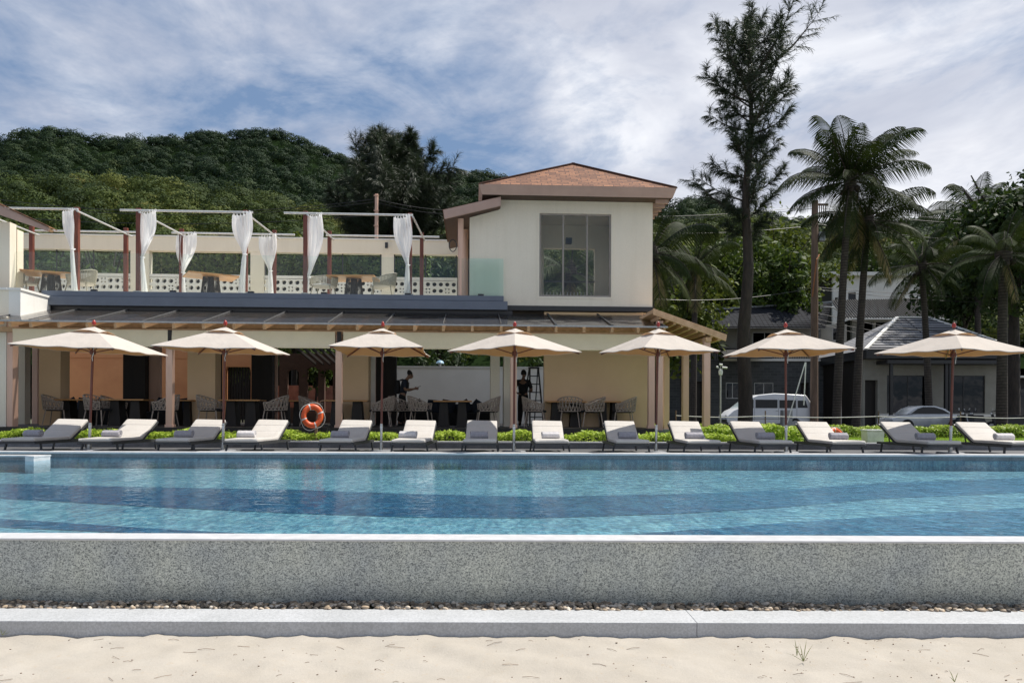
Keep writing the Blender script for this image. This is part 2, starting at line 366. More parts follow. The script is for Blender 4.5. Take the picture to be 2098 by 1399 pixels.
M['weave_dark'] = pmat('charcoal_rope_weave', (.07, .062, .058), .7, c2=(.04, .036, .034), scale=30)
M['seat_dark'] = pmat('charcoal_cushion', (.022, .022, .024), .9, c2=(.014, .014, .015), scale=9, bump=.2)
M['skin'] = pmat('skin', (.30, .17, .11), .55, scale=12)
M['hair'] = pmat('black_hair', (.012, .010, .009), .5)
M['shirt_navy'] = pmat('navy_shirt', (.022, .030, .048), .85, scale=9, bump=.2, bscale=9)
M['shirt_black'] = pmat('black_shirt', (.018, .019, .022), .85, scale=9, bump=.2, bscale=9)
M['trousers'] = pmat('black_trousers', (.016, .015, .016), .85, scale=9, bump=.2, bscale=9)
M['rain_leaf'] = leafmat('hedge_leaves', [(0, (.14, .22, .025)), (.5, (.36, .48, .05)), (1, (.58, .66, .12))], trans=.4, spec=.25, tcol=(.35, .5, .05))
M['hedge_leaf'] = leafmat('box_hedge_leaves', [(0, (.10, .16, .018)), (.5, (.30, .40, .04)), (1, (.52, .60, .09))], trans=.3, tcol=(.3, .42, .04))
M['leaf_dark'] = leafmat('dark_tree_leaves', [(0, (.012, .024, .008)), (.5, (.026, .048, .013)), (1, (.06, .095, .022))], trans=.2, spec=.18, rough=.6, tcol=(.06, .1, .01))
M['leaf_mid'] = leafmat('green_tree_leaves', [(0, (.018, .035, .008)), (.5, (.05, .085, .014)), (1, (.12, .16, .03))], trans=.25, spec=.18, rough=.6, tcol=(.12, .18, .02))
M['leaf_bright'] = leafmat('glossy_hedge_leaves', [(0, (.03, .06, .01)), (.5, (.13, .20, .035)), (1, (.40, .46, .14))], trans=.3, spec=.5, rough=.4)
M['leaf_yellow'] = leafmat('yellowish_tree_leaves', [(0, (.03, .05, .008)), (.5, (.085, .12, .018)), (1, (.20, .21, .045))], trans=.25, spec=.18, rough=.6, tcol=(.2, .24, .03))
M['leaf_forest'] = leafmat('forest_leaves', [(0, (.011, .025, .012)), (.35, (.023, .044, .017)), (.7, (.044, .066, .023)), (1, (.10, .10, .036))], trans=.10, spec=.12, rough=.7, tcol=(.06, .1, .02))
M['leaf_near'] = leafmat('near_forest_leaves', [(0, (.020, .036, .012)), (.4, (.058, .084, .020)), (.75, (.14, .15, .034)), (1, (.20, .155, .05))], trans=.15, spec=.12, rough=.7, tcol=(.14, .17, .02))
M['needles'] = leafmat('casuarina_needles', [(0, (.016, .026, .014)), (.6, (.034, .05, .026)), (1, (.07, .095, .045))], trans=.15, tcol=(.06, .09, .03))
M['palm_leaf'] = leafmat('palm_leaves', [(0, (.010, .018, .006)), (.6, (.024, .038, .011)), (.9, (.045, .055, .015)), (1, (.20, .155, .07))], rough=.6, spec=.08, trans=.08, tcol=(.12, .17, .03))
M['pebble'] = leafmat('river_pebbles', [(0, (.06, .055, .05)), (.35, (.22, .17, .12)), (.7, (.38, .29, .20)), (1, (.58, .52, .44))], trans=0.0, rough=.6)

# water ------------------------------------------------------------
def water_mat():
    m = bpy.data.materials.new('pool_water_surface'); m.use_nodes = True; n = NT(m.node_tree); n.n.clear()
    tcn = n.add('ShaderNodeTexCoord'); v = tcn.outputs['Object']
    mp1 = n.add('ShaderNodeMapping', ins={'Vector': v, 'Rotation': (0, 0, R(18)), 'Scale': (1.0, 1.25, 1)}).outputs[0]
    a = n.noise(mp1, 4.0, 2, .5, 1.2); b = n.noise(mp1, 10, 2, .5, 1.0); c = n.noise(v, 1.1, 2, .5)
    sp = n.add('ShaderNodeSeparateXYZ', ins={0: v}); 
    windy = n.add('ShaderNodeMapRange', ins={0: sp.outputs[0], 1: -0.5, 2: 5.5, 3: .36, 4: 2.1}).outputs[0]
    h = n.math('ADD', n.math('MULTIPLY', n.math('MULTIPLY', a, .65), windy), n.math('ADD', n.math('MULTIPLY', n.math('MULTIPLY', b, .17), windy), n.math('MULTIPLY', c, .25)))
    bn = n.add('ShaderNodeBump', ins={'Height': h, 'Strength': 1.0, 'Distance': .030}).outputs[0]
    fr = n.add('ShaderNodeFresnel', ins={'IOR': 1.33, 'Normal': bn}).outputs[0]
    gl = n.add('ShaderNodeBsdfGlossy', ins={'Roughness': .03, 'Normal': bn, 'Color': (.80, .90, .97, 1)})
    tr = n.add('ShaderNodeBsdfTransparent', ins={'Color': (.78, .92, .955, 1)})
    f = n.math('MULTIPLY', fr, .92, True)
    mx = n.add('ShaderNodeMixShader', ins={0: f, 1: tr.outputs[0], 2: gl.outputs[0]})
    n.l.new(mx.outputs[0], n.add('ShaderNodeOutputMaterial').inputs[0]); return m
M['water'] = water_mat()
def poolx(n, vec, c, b):
    v1 = n.add('ShaderNodeTexVoronoi', feature='F1', ins={'Vector': vec, 'Scale': 24}).outputs['Color']
    g = n.add('ShaderNodeSeparateColor', ins={0: v1}).outputs[1]
    a = n.mix(1, c, n.ramp(g, [(.0, (.62, .74, .84)), (1, (1.4, 1.28, 1.16))]), 'MULTIPLY')
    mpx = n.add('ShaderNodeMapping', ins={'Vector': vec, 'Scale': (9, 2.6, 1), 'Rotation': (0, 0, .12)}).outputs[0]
    q1 = n.noise(mpx, 1.0, 4, .62, 1.6); q2 = n.noise(mpx, .30, 3, .55, .8)  # stretched noises paint the caustic crinkle of light into the tile colour
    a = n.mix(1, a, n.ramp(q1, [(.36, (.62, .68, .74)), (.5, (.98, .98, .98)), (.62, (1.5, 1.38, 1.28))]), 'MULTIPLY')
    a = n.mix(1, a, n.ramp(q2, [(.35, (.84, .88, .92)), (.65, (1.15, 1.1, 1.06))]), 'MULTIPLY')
    br = n.add('ShaderNodeTexBrick', ins={'Vector': vec, 'Scale': 1, 'Color1': (1, 1, 1, 1), 'Color2': (.9, .95, 1, 1), 'Mortar': (.75, .8, .85, 1), 'Mortar Size': .004, 'Brick Width': .1, 'Row Height': .1})
    return n.mix(1, a, br.outputs[0], 'MULTIPLY')
M['pool_tile'] = pmat('light_blue_mosaic_caustics', (.20, .345, .41), .5, c2=(.15, .29, .365), scale=1.2, extra=poolx)
def bandx(n, vec, c, b):
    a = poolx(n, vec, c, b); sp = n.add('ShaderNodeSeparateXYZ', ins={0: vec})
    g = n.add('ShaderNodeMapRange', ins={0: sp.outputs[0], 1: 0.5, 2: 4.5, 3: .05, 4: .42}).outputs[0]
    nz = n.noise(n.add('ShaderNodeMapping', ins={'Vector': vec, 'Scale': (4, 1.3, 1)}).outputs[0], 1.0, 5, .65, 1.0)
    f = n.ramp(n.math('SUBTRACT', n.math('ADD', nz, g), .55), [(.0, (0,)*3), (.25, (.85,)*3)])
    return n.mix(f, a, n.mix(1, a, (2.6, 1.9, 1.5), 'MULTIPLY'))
M['pool_band'] = pmat('dark_blue_band', (.026, .10, .195), .5, c2=(.02, .085, .17), scale=2, extra=bandx)

# ================================================================== THE SETTING
def sheet(name, pts, z, m, kind='structure'):
    mb = MB(); mb.add([(x, y, z) for x, y in pts], [tuple(range(len(pts)))]); o = mb.build(name, m); o['kind'] = kind; return o
sheet('ground', [(-3000, -200), (3000, -200), (3000, 4000), (-3000, 4000)], -0.75, M['soil'])
sheet('terrain', [(-1500, 17.9), (1500, 17.9), (1500, 3500), (-1500, 3500)], 0.055, M['soil'])
sheet('road', [(-200, 29), (200, 31), (200, 46), (-200, 44)], 0.062, M['asphalt'])
sheet('lawn', [(4.0, 18.0), (60, 18.0), (60, 24.5), (4.0, 24.5)], 0.09, M['lawn'])
# sand
def sand_fn(u, v):
    x = -9+18*u; y = -1+5.5*v
    h = mnoise.fractal(Vector((x*.9, y*1.3, 0)), .6, 2.1, 4)*.014 + mnoise.fractal(Vector((x*4.5, y*6, 3)), .7, 2.0, 4)*.016 + mnoise.noise(Vector((x*.5, 3, 1)))*.012
    return (x, y, -.52+h)
s = MB().grid(sand_fn, 420, 190).build('sand', M['sand'], smooth=True, fix=False); s['kind'] = 'structure'
sheet('sand_beach', [(-60, -40), (60, -40), (60, 4.5), (-60, 4.5)], -0.60, M['sand'])

# kerb strip: two long stones meeting near x=1425
kerb = MB()
j = P(1425, 1260, 4.45).x
for a, b in ((-14, j-.0012), (j+.0012, 14)):
    dy = .012
    yb = lambda x: 4.40+.010*(x+3.3)/3.3
    kerb.add([(a, yb(a), -.62), (b, yb(b), -.62), (b, yb(b)+.29, -.62), (a, yb(a)+.29, -.62), (a, yb(a), -.435), (b, yb(b), -.435), (b, yb(b)+.29, -.435), (a, yb(a)+.29, -.435)],
             [(3,2,1,0),(4,5,6,7),(0,1,5,4),(1,2,6,5),(2,3,7,6),(3,0,4,7)])
k = kerb.build('kerb', M['kerb_stone'], bevel=.004); k['kind'] = 'structure'

# pebbles
def pebbles():
    bm = bmesh.new(); bmesh.ops.create_icosphere(bm, subdivisions=2, radius=1)
    base = np.array([v.co[:] for v in bm.verts]); fc = np.array([[v.index for v in f.verts] for f in bm.faces]); bm.free()
    V = []; FF = []; T = []; n = 2400
    for i in range(n):
        s_ = np.array([random.uniform(.013, .026), random.uniform(.010, .018), random.uniform(.007, .013)])*random.uniform(.8, 1.25)
        th = random.uniform(0, math.pi); c, sn = math.cos(th), math.sin(th); t2 = random.uniform(-.5, .5); c2, s2 = math.cos(t2), math.sin(t2)
        Rm = np.array([[c, -sn, 0], [sn, c, 0], [0, 0, 1]]) @ np.array([[c2, 0, s2], [0, 1, 0], [-s2, 0, c2]])
        x = random.uniform(-4.2, 4.2); y = random.uniform(4.69, 4.86); z = -.443+random.random()*.014+.006*math.sin(x*5)
        V.append((base*s_*(1+.12*np.sin(base[:, [1, 2, 0]]*3+i))) @ Rm.T+np.array([x, y, z])); FF.append(fc+i*len(base)); T.append(np.full(len(fc), random.random()))
    o = np_mesh('pebbles', np.vstack(V), np.vstack(FF), M['pebble'], tint=np.concatenate(T), smooth=True)
    tag(o, 'strip of small tan and grey river pebbles between wall and kerb', 'pebbles', kind='stuff')
    mb = MB().box((-14, 4.68, -.6), (14, 4.88, -.452)); b = mb.build('pebble_bed', M['soil']); b['kind'] = 'structure'
pebbles()

# ------------------------------------------------------------------ pool
ZW = -0.03
pool = empty('infinity_pool', (0, 4.8, 0), 0, 'long infinity pool with speckled granite front wall and pale coping', 'pool')
def prof_wall():
    mb = MB(); xs = np.linspace(-14, 14, 57)
    zs = [(-.60, .075), (-.46, .07), (-.40, .045), (-.30, .02), (-.20, .006), (-.1, 0), (-.022, 0)]
    pts = lambda x: [(x, dy+.008*(x/5), z) for z, dy in zs]
    vs = []; m = len(zs)
    for x in xs: vs += pts(x)
    mb.add(vs, [(i*m+k, (i+1)*m+k, (i+1)*m+k+1, i*m+k+1) for i in range(len(xs)-1) for k in range(m-1)])
    return mb.build('front_wall', M['granite'], pool, smooth=True)
prof_wall()
c_ = MB().box((-14, -.012, -.022), (14, .21, -.008)); c_.box((-14, .13, -.5), (14, .205, -.0225)); c_.build('front_coping', M['coping'], pool, bevel=.004)
c_ = MB().box((-30, 9.3, .035), (30, 9.75, .07)); c_.build('far_coping', M['coping'], pool, bevel=.006)
c_ = MB().box((-30, 9.33, -.6), (30, 9.7, .0349)); c_.build('far_wall', M['granite_dark'], pool)
# ledge at the left end
lx = P(105, 950, 13.3).x
c_ = MB().box((-30, 8.25, .03), (lx, 8.5, .058)); c_.box((lx-.16, 8.02, .03), (lx, 8.249, .058)); c_.build('ledge_coping', M['coping'], pool, bevel=.004)
c_ = MB().box((-30, 8.27, -.6), (lx-.16, 8.48, .0299)); c_.build('ledge_wall', M['granite_dark'], pool)
c_ = MB().box((lx-.155, 8.02, -.6), (lx-.005, 8.48, .0298)); c_.build('ledge_end', M['coping'], pool)
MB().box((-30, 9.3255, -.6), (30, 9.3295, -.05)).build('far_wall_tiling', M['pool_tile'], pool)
fl = MB().box((-30, .19, -.62), (30, 9.4, -.24)); fl.build('basin_floor', M['pool_tile'], pool)  # floor raised to its apparent depth, the shape standing in for refraction
# dark bands on the floor; right-hand ones paint in the wind-darkened water
def band(p0, p1, wd0, wd1, z=-.236):
    mb = MB(); n = 40; vs = []
    for i in range(n+1):
        t = i/n; x = p0[0]+(p1[0]-p0[0])*t; y = p0[1]+(p1[1]-p0[1])*t+p0[2]*math.sin(math.pi*t)
        wd = wd0+(wd1-wd0)*t; vs += [(x, y-wd/2, z), (x, y+wd/2, z)]
    mb.add(vs, [(2*i, 2*i+2, 2*i+3, 2*i+1) for i in range(n)]); return mb
bb = MB()
def fpt(px, py): # where the straight sight line meets the floor, in pool coordinates
    u, v = unroll(px, py); Y = F*(HC+.24)/(-v); return (u/F*Y, Y-4.8)
def bandpx(rows):
    vs = []
    for (x, y0, y1) in rows:
        a = fpt(x, y0); b = fpt(x, y1); vs += [(a[0], a[1], -.236), (b[0], b[1], -.236)]
    bb.add(vs, [(2*i, 2*i+2, 2*i+3, 2*i+1) for i in range(len(rows)-1)])
bandpx([(-100, 986, 1012), (20, 991, 1022), (300, 998, 1038), (600, 1003, 1052), (850, 1012, 1060), (1100, 1018, 1062), (1400, 1012, 1052), (1600, 1004, 1040), (1800, 990, 1022), (2200, 975, 1005)])
bandpx([(-60, 1058, 1076), (20, 1064, 1081), (150, 1072, 1087), (300, 1082, 1094), (480, 1092, 1103)])
bandpx([(1300, 1094, 1104), (1500, 1080, 1102), (1650, 1068, 1104), (1850, 1056, 1104), (2098, 1040, 1103), (2250, 1030, 1103)])
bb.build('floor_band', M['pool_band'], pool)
wt = MB(); wt.add([(-30, 5.0, ZW), (30, 5.0, ZW), (30, 14.2, ZW), (-30, 14.2, ZW)], [(0, 1, 2, 3)])
o = wt.build('water', M['water']); o['kind'] = 'structure'

# deck behind pool, planter wall
o = MB().box((-30, 14.55, -.5), (30, 17.62, 0)).build('deck', M['deck']); o['kind'] = 'structure'
pw = empty('planter_wall', (0, 17.62, 0), 0, 'low dark granite wall with pale cap running behind the loungers', 'wall')
MB().box((-30, 0, -.3), (30, .22, .13)).build('wall_face', M['granite_dark'], pw)
MB().box((-30, -.02, .1301), (30, .24, .165)).build('wall_cap', M['coping'], pw, bevel=.004)

# ------------------------------------------------------------------ foliage tools
def quads(C, U, Vv):
    """C centre, U,Vv half vectors (n,3) -> verts, faces"""
    n = len(C); V = np.empty((n, 4, 3)); V[:, 0] = C-U; V[:, 1] = C-Vv; V[:, 2] = C+U; V[:, 3] = C+Vv
    return V.reshape(-1, 3), np.arange(4*n).reshape(n, 4)
def unit(a): return a/np.maximum(np.linalg.norm(a, axis=1, keepdims=True), 1e-9)
def leaf_cards(C, nrm, size, aspect=.5, jit=.6):
    """leaf shaped (rhombic) cards at C facing roughly nrm"""
    n = len(C); nn = unit(nrm+rng.normal(0, jit, (n, 3))); t = unit(np.cross(nn, rng.normal(0, 1, (n, 3)))); b = np.cross(nn, t)
    sz = (size*rng.uniform(.6, 1.4, n))[:, None] if np.isscalar(size) else (size*rng.uniform(.7, 1.3, n))[:, None]
    return quads(C, t*sz, b*sz*aspect)
def strip_hedge(name, x0, x1, yf, y0, y1, z0, z1, dens, size, m):
    area = (x1-x0)*((y1-y0)+(z1-z0)); n = int(area*dens)
    u = rng.uniform(0, (y1-y0)+(z1-z0), n); X = rng.uniform(x0, x1, n)
    top = u > (z1-z0)
    yy = np.where(top, y0+(u-(z1-z0)), y0+rng.uniform(-.03, .05, n)); z = np.where(top, z1+rng.uniform(-.06, .02, n), z0+u)
    lump = .045*np.sin(X*3.1+1)+.03*np.sin(X*7.7)+.03*rng.normal(0, .6, n)
    z = np.where(top, z+lump, z*(1+0)+lump*((z-z0)/(z1-z0)))
    yy = yy+.04*np.sin(X*5.3+z*9)
    C = np.stack([X, yy+yf(X), z], 1); nr = np.stack([np.zeros(n), np.where(top, -.3, -1.), np.where(top, 1., .5)], 1)
    V, Fq = leaf_cards(C, nr, size, .55, .55)
    return V, Fq, rng.beta(2, 2, n)
# groundcover in the planter (left to about x=1500)
V, Fq, T = strip_hedge('g', -14, 6.0, lambda x: x*0, 17.9, 18.9, .14, .325, 1150, .042, None)
o = np_mesh('groundcover', V, Fq, M['rain_leaf'], tint=T)
tag(o, 'bright yellow-green leafy groundcover in the planter between loungers and restaurant', 'groundcover', kind='stuff')
# right box hedge
hd = empty('box_hedge', (4.4, 24.4, .09), 0, 'long clipped green hedge beyond the lawn in front of the road', 'hedge')
V, Fq, T = strip_hedge('g', 0, 24, lambda x: x*0+0, .0, .9, 0, .34, 1000, .045, None)
np_mesh('foliage', V, Fq, M['hedge_leaf'], hd, tint=T)
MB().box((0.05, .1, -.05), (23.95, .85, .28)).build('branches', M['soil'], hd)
# bushy greenery beside the porch corner
V, Fq, T = strip_hedge('g', 0, 3.4, lambda x: x*0, .0, 1.1, 0, .40, 900, .05, None)
o = np_mesh('shrub_bed', V, Fq, M['rain_leaf'], tint=T); o.location = (4.3, 19.3, .08)
tag(o, 'patch of leafy shrubs at the foot of the porch posts', 'shrubs', kind='stuff')
# lawn blades
n = 26000; X = rng.uniform(4.5, 22, n); Y = rng.uniform(18.0, 24.2, n)
C = np.stack([X, Y, np.full(n, .105)], 1); U = np.stack([rng.normal(0, .006, n), np.zeros(n), rng.uniform(.018, .035, n)], 1); Vv = np.tile([[.006, 0, 0]], (n, 1))
V, Fq = quads(C, U, Vv); tag(np_mesh('grass', V, Fq, M['rain_leaf'], tint=rng.uniform(.2, .9, n)), 'short mown grass between planter and hedge', 'grass', kind='stuff')

# ------------------------------------------------------------------ forest on hills
RIDGE = [(-500, 330), (-200, 305), (0, 298), (30, 274), (100, 264), (200, 288), (300, 288), (400, 277), (480, 274), (560, 268), (620, 290), (700, 325), (770, 350), (860, 366), (940, 357), (1000, 355), (1035, 368), (1100, 400), (1200, 430), (1340, 436), (1410, 408), (1460, 414), (1520, 432), (1650, 455), (1800, 452), (1950, 452), (2100, 470), (2600, 500)]
NEAR = [(-500, 400), (0, 372), (120, 366), (240, 366), (340, 378), (420, 392), (500, 398), (600, 420), (700, 455), (800, 470), (900, 480), (1100, 490), (1350, 470), (1450, 448), (1550, 452), (1700, 490), (1900, 500), (2100, 500), (2600, 520)]
def interp(tab, x): return float(np.interp(x, [a for a, b in tab], [b for a, b in tab]))
def hill(name, tab, D0, D1, z0, powr, mat, leafm, nc, rad, ncards, card, tfun, x0=-420, x1=2520, label=''):
    def surf(px, t):
        yr = interp(tab, px); Z1 = P(px, yr, D1).z; D = D0+(D1-D0)*t; zz_ = z0+(Z1-rad*.8-z0)*(t**powr)
        return Vector(((px-CX)/F*D, D, zz_))
    mb = MB()
    def fn(u, v):
        px = x0-200+(x1-x0+400)*u
        if v <= .8: return surf(px, v/.8)
        p = surf(px, 1); k = (v-.8)/.2; return Vector((p.x*(1+.5*k), p.y*(1+.5*k), p.z*(1-k)-1*k))
    o = mb.grid(fn, 90, 30).build(name, mat, smooth=True, fix=False); o['kind'] = 'structure'
    Vs = []; Fs = []; Ts = []; base = 0
    for i in range(nc):
        t = rng.uniform(0.0, 1.0)**.8; px = rng.uniform(x0, x1)
        if i < nc*.12: t = rng.uniform(.97, 1.0)
        c = surf(px, t); r = rad*rng.uniform(.55, 1.35); 
        if rng.random() < .06: r *= 1.35
        m = int(ncards*(r/rad)**1.5)+20
        d = unit(rng.normal(0, 1, (m, 3))); d[:, 2] = np.abs(d[:, 2])*1.0-.25; d[:, 1] -= .25; d = unit(d)
        lob = 1+.18*np.sin(d[:, 0]*5+i)*np.cos(d[:, 2]*6+i*2)+rng.normal(0, .05, m)
        C = np.array(c)+d*lob[:, None]*np.array([r, r, r*.85])+np.array([0, 0, r*.35])
        V, Fq = leaf_cards(C, d*1.3, card*(1+0*m), .7, .30)
        Vs.append(V); Fs.append(Fq+base); base += len(V)
        Ts.append(np.clip(tfun(px, t)+rng.normal(0, .17)+rng.normal(0, .07, m), 0, 1))
    o = np_mesh('forest', np.vstack(Vs), np.vstack(Fs), leafm, tint=np.concatenate(Ts)); tag(o, label, 'forest', kind='stuff')
hill('hills', RIDGE, 230, 480, 30, 1.0, M['hill_ground'], M['leaf_forest'], 4600, 4.0, 210, .42, lambda px, t: .30+.1*math.sin(px*.01)-.08*t, label='dark dense jungle canopy covering the high hill up to the skyline')
hill('hillside', NEAR, 95, 215, 7, 1.0, M['hill_ground'], M['leaf_near'], 1850, 3.2, 340, .27, lambda px, t: .34+.16*math.sin(px*.013+t*5), label='lighter yellowish green trees covering the lower hillside')

# ------------------------------------------------------------------ trees
def blob_crown(center, rx, rz, nblob, per, size, seedoff=0):
    Cs, Ns = [], []
    for i in range(nblob):
        d = unit(rng.normal(0, 1, (1, 3)))[0]; rr = rng.uniform(.25, .95)
        c = np.array([d[0]*rx*rr, d[1]*rx*rr, d[2]*rz*rr]); br = rx*rng.uniform(.22, .42)
        m = int(per*rng.uniform(.6, 1.3)); dd = unit(rng.normal(0, 1, (m, 3))); dd[:, 2] += .15
        Cs.append(np.array(center)+c+dd*br*(rng.uniform(.55, 1.08, m)[:, None])*np.array([1, 1, .75])); Ns.append(dd)
    C = np.vstack(Cs); Nn = np.vstack(Ns)
    return leaf_cards(C, Nn+np.array([0, 0, .4]), size, .5, .7)
def broad_tree(name, base, h, rx, rz, leafm, size, nblob, per, label, group=None, lean=0, trunk=.2, tb=.5):
    t = empty(name, base, rng.uniform(0, 6.28), label, 'tree', group)
    mb = MB(); top = Vector((lean, 0, h-rz*1.1))
    mb.tube([(0, 0, -.3), (lean*.3, .1, (h-rz)*.5), tuple(top)], [trunk, trunk*.75, trunk*.5], 10)
    for i in range(9):
        a = i*2.4; d = Vector((math.cos(a)*rx*.7, math.sin(a)*rx*.7, rz*rng.uniform(.2, 1.3)))
        mb.tube([tuple(top+Vector((0, 0, -rz*.3*(i % 3)))), tuple(top+d*.5+Vector((0, 0, .1))), tuple(top+d)], [trunk*.4, trunk*.25, trunk*.08], 6)
    mb.build('trunk', M['bark'], t, smooth=True)
    V, Fq = blob_crown((lean, 0, h-rz), rx, rz, nblob, per, size)
    tn = rng.uniform(.2, .55)
    np_mesh('crown', V, Fq, leafm, t, tint=np.clip(tn+rng.normal(0, .22, len(Fq)), 0, 1))
    return t

def palm(name, base, top, nf, L, label, group=None, seed=1, trunk=.16, droop=1.0, dead=3, upright=None, low=-.5, pw=.85):
    r_ = random.Random(seed); t = empty(name, base, 0, label, 'palm tree', group)
    b = Vector(base); tp = Vector(top)-b; mid = tp*.5+Vector((tp.x*-.25, 0, 0))
    pts = []
    for i in range(13):
        k = i/12; pts.append(Vector((0, 0, -.3))*(1-k)**2+mid*2*k*(1-k)+tp*k*k)
    MB().tube(pts, [trunk*(1.35 if i == 0 else 1.1-.35*i/12) for i in range(13)], 12).build('trunk', M['palm_bark'], t, smooth=True)
    heart = MB(); heart.lathe([(.0, -.5), (trunk*1.3, -.35), (trunk*1.6, 0), (trunk*1.2, .35), (0.02, .6)], 10, tp); heart.build('crown_shaft', M['palm_bark'], t, smooth=True)
    def frond(az, el, L_, drp, tint0):
        Vs = []; Ts = []; n = 26; d = Vector((math.cos(az)*math.cos(el), math.sin(az)*math.cos(el), math.sin(el))); p = tp.copy()
        pts = [p.copy()]; dirs = [d.copy()]
        for i in range(n):
            k = i/n; d = (d+Vector((0, 0, -1))*drp*(.010+.12*k*k)*(1.0)).normalized(); p = p+d*(L_/n); pts.append(p.copy()); dirs.append(d.copy())
        side0 = Vector((-math.sin(az), math.cos(az), 0))
        tw = r_.uniform(-.5, .5)
        for i in range(3, n+1):
            k = i/n
            for sub in (0, .5):
                if i+sub > n: continue
                c = pts[i].lerp(pts[min(i+1, n)], sub); dd = dirs[i]
                ll = L_*.35*math.sin(math.pi*min(1, .12+k*.86))**.6*r_.uniform(.85, 1.1)
                up = side0.cross(dd).normalized()
                for sg in (-1, 1):
                    sd_ = (side0*sg*math.cos(tw)+up*math.sin(tw)*sg)
                    ld = (sd_*.72+dd*.62+Vector((0, 0, -.42))+up*.05).normalized()
                    e1 = c+ld*ll*.5; e2 = e1+(ld+Vector((0, 0, -.75*drp**.5))).normalized()*ll*.5
                    wv = dd*(.018+.010*r_.random())*L_/3.0
                    Vs += [c-wv*.5, c+wv*.5, e1+wv, e1-wv, e1-wv, e1+wv, e2+wv*.12, e2-wv*.12]; Ts += [tint0+r_.uniform(-.15, .15)]*2
        return Vs, Ts, pts
    Vall = []; Tall = []; rach = MB()
    for i in range(nf):
        az = i*2.39996+r_.uniform(-.25, .25); k = i/(nf-1); el = R(82)-(R(82)-low)*k**pw+r_.uniform(-.12, .12)
        isd = i >= nf-dead
        if isd: el = r_.uniform(-1.25, -.8)
        Vs, Ts, pts = frond(az, el, L*(r_.uniform(.85, 1.1) if k > .12 else .75), droop*(1.0 if not isd else .5)*r_.uniform(.8, 1.2), .97 if isd and i % 2 else r_.uniform(.25, .75))
        Vall += Vs; Tall += Ts; rach.tube(pts[::3]+[pts[-1]], [.035*L/3*(1-.75*j/(len(pts[::3]))) for j in range(len(pts[::3])+1)], 5, cap=False)
    if upright:
        rach.tube([tp, tp+Vector((-.06, 0, upright*.6)), tp+Vector((-.1, 0, upright))], [.05, .05, .01], 6)
    V = np.array([v[:] for v in Vall]); np_mesh('frond_leaves', V, np.arange(len(V)).reshape(-1, 4), M['palm_leaf'], t, tint=np.clip(np.array(Tall), 0, 1))
    rach.build('frond_stalks', M['palm_bark'], t, fix=False)
    cn = MB()
    for i in range(7):
        a = i*2*math.pi/7; cn.lathe([(0, -.13), (.08, -.09), (.11, 0), (.08, .09), (0, .13)], 8, tp+Vector((math.cos(a)*trunk*1.8, math.sin(a)*trunk*1.8, -.35-.1*(i % 2))))
    cn.build('coconuts', M['leaf_solid'] if 'leaf_solid' in M else M['bark'], t, smooth=True)
    return t

def casuarina(name, base, H, lean, branches, label, seed=3, trunk=.27, nl=.34, dens=1.0, topz=None):
    """branches: list of (z, azimuth, elevation, length)"""
    r_ = random.Random(seed); t = empty(name, base, 0, label, 'tree'); mb = MB()
    tpts = [Vector((lean*(i/14)**1.3+.08*math.sin(i*1.3), .05*math.sin(i), -.3+(H+.3)*i/14)) for i in range(15)]
    mb.tube(tpts, [trunk*(1-.93*(i/14)**1.25) for i in range(15)], 12)
    def onT(z):
        k = max(0, min(13.999, (z+.3)/(H+.3)*14)); i = int(k); return tpts[i].lerp(tpts[i+1], k-i)
    segs = []
    for (z, az, el, L) in branches:
        p = onT(z); d = Vector((math.cos(az)*math.cos(el), math.sin(az)*math.cos(el), math.sin(el))); pts = [p.copy()]; n = 9
        for i in range(n):
            d = (d+Vector((r_.uniform(-.12, .12), r_.uniform(-.12, .12), r_.uniform(-.03, .15)))).normalized(); p = p+d*L/n; pts.append(p.copy())
        mb.tube(pts, [max(.008, .022*L*(1-i/n)**.9) for i in range(n+1)], 6, cap=False)
        for i in range(2, n+1):
            for q in range(int(3*dens)+1):
                a2 = r_.uniform(0, 6.28); side = d.cross(Vector((math.cos(a2), math.sin(a2), .3))).normalized()
                dd = (d*.75+side*.75+Vector((0, 0, .12))).normalized(); L2 = L*r_.uniform(.16, .34)*(1.25-i/n*.6); p2 = pts[i].copy(); sub = [p2.copy()]
                for s_ in range(5):
                    dd = (dd+Vector((0, 0, r_.uniform(-.12, .10)))).normalized(); p2 = p2+dd*L2/5; sub.append(p2.copy())
                mb.tube(sub, [.012, .01, .008, .006, .005, .004], 4, cap=False); segs.append(sub)
        segs.append(pts[3:])
    mb.build('trunk', M['bark'], t, smooth=True, fix=False)
    Vs = []
    for sub in segs:
        for i in range(len(sub)-1):
            a, b = sub[i], sub[i+1]; d0 = (b-a).normalized()
            for q in range(int(15*dens)):
                c = a.lerp(b, r_.random()); nd = (d0*.9+Vector((r_.uniform(-1, 1), r_.uniform(-1, 1), r_.uniform(-1.1, .35)))*.66).normalized()
                ln = nl*r_.uniform(.5, 1.15); m_ = c+nd*ln*.5; e = m_+(nd+Vector((0, 0, -.55))).normalized()*ln*.5
                wv = nd.cross(Vector((r_.uniform(-1, 1), r_.uniform(-1, 1), r_.uniform(-1, 1)))).normalized()*.0075
                Vs += [c-wv, c+wv, m_+wv, m_-wv, m_-wv, m_+wv, e+wv*.3, e-wv*.3]
    V = np.array([v[:] for v in Vs]); np_mesh('needles', V, np.arange(len(V)).reshape(-1, 4), M['needles'], t, tint=rng.beta(2, 2.5, len(V)//4))
    return t

# tall casuarina on the right
D = 30.0; b = P(1524, 866, D); b.z = .06; rr = random.Random(5); br = []
def zz_at(py): return P(1530, py, D).z
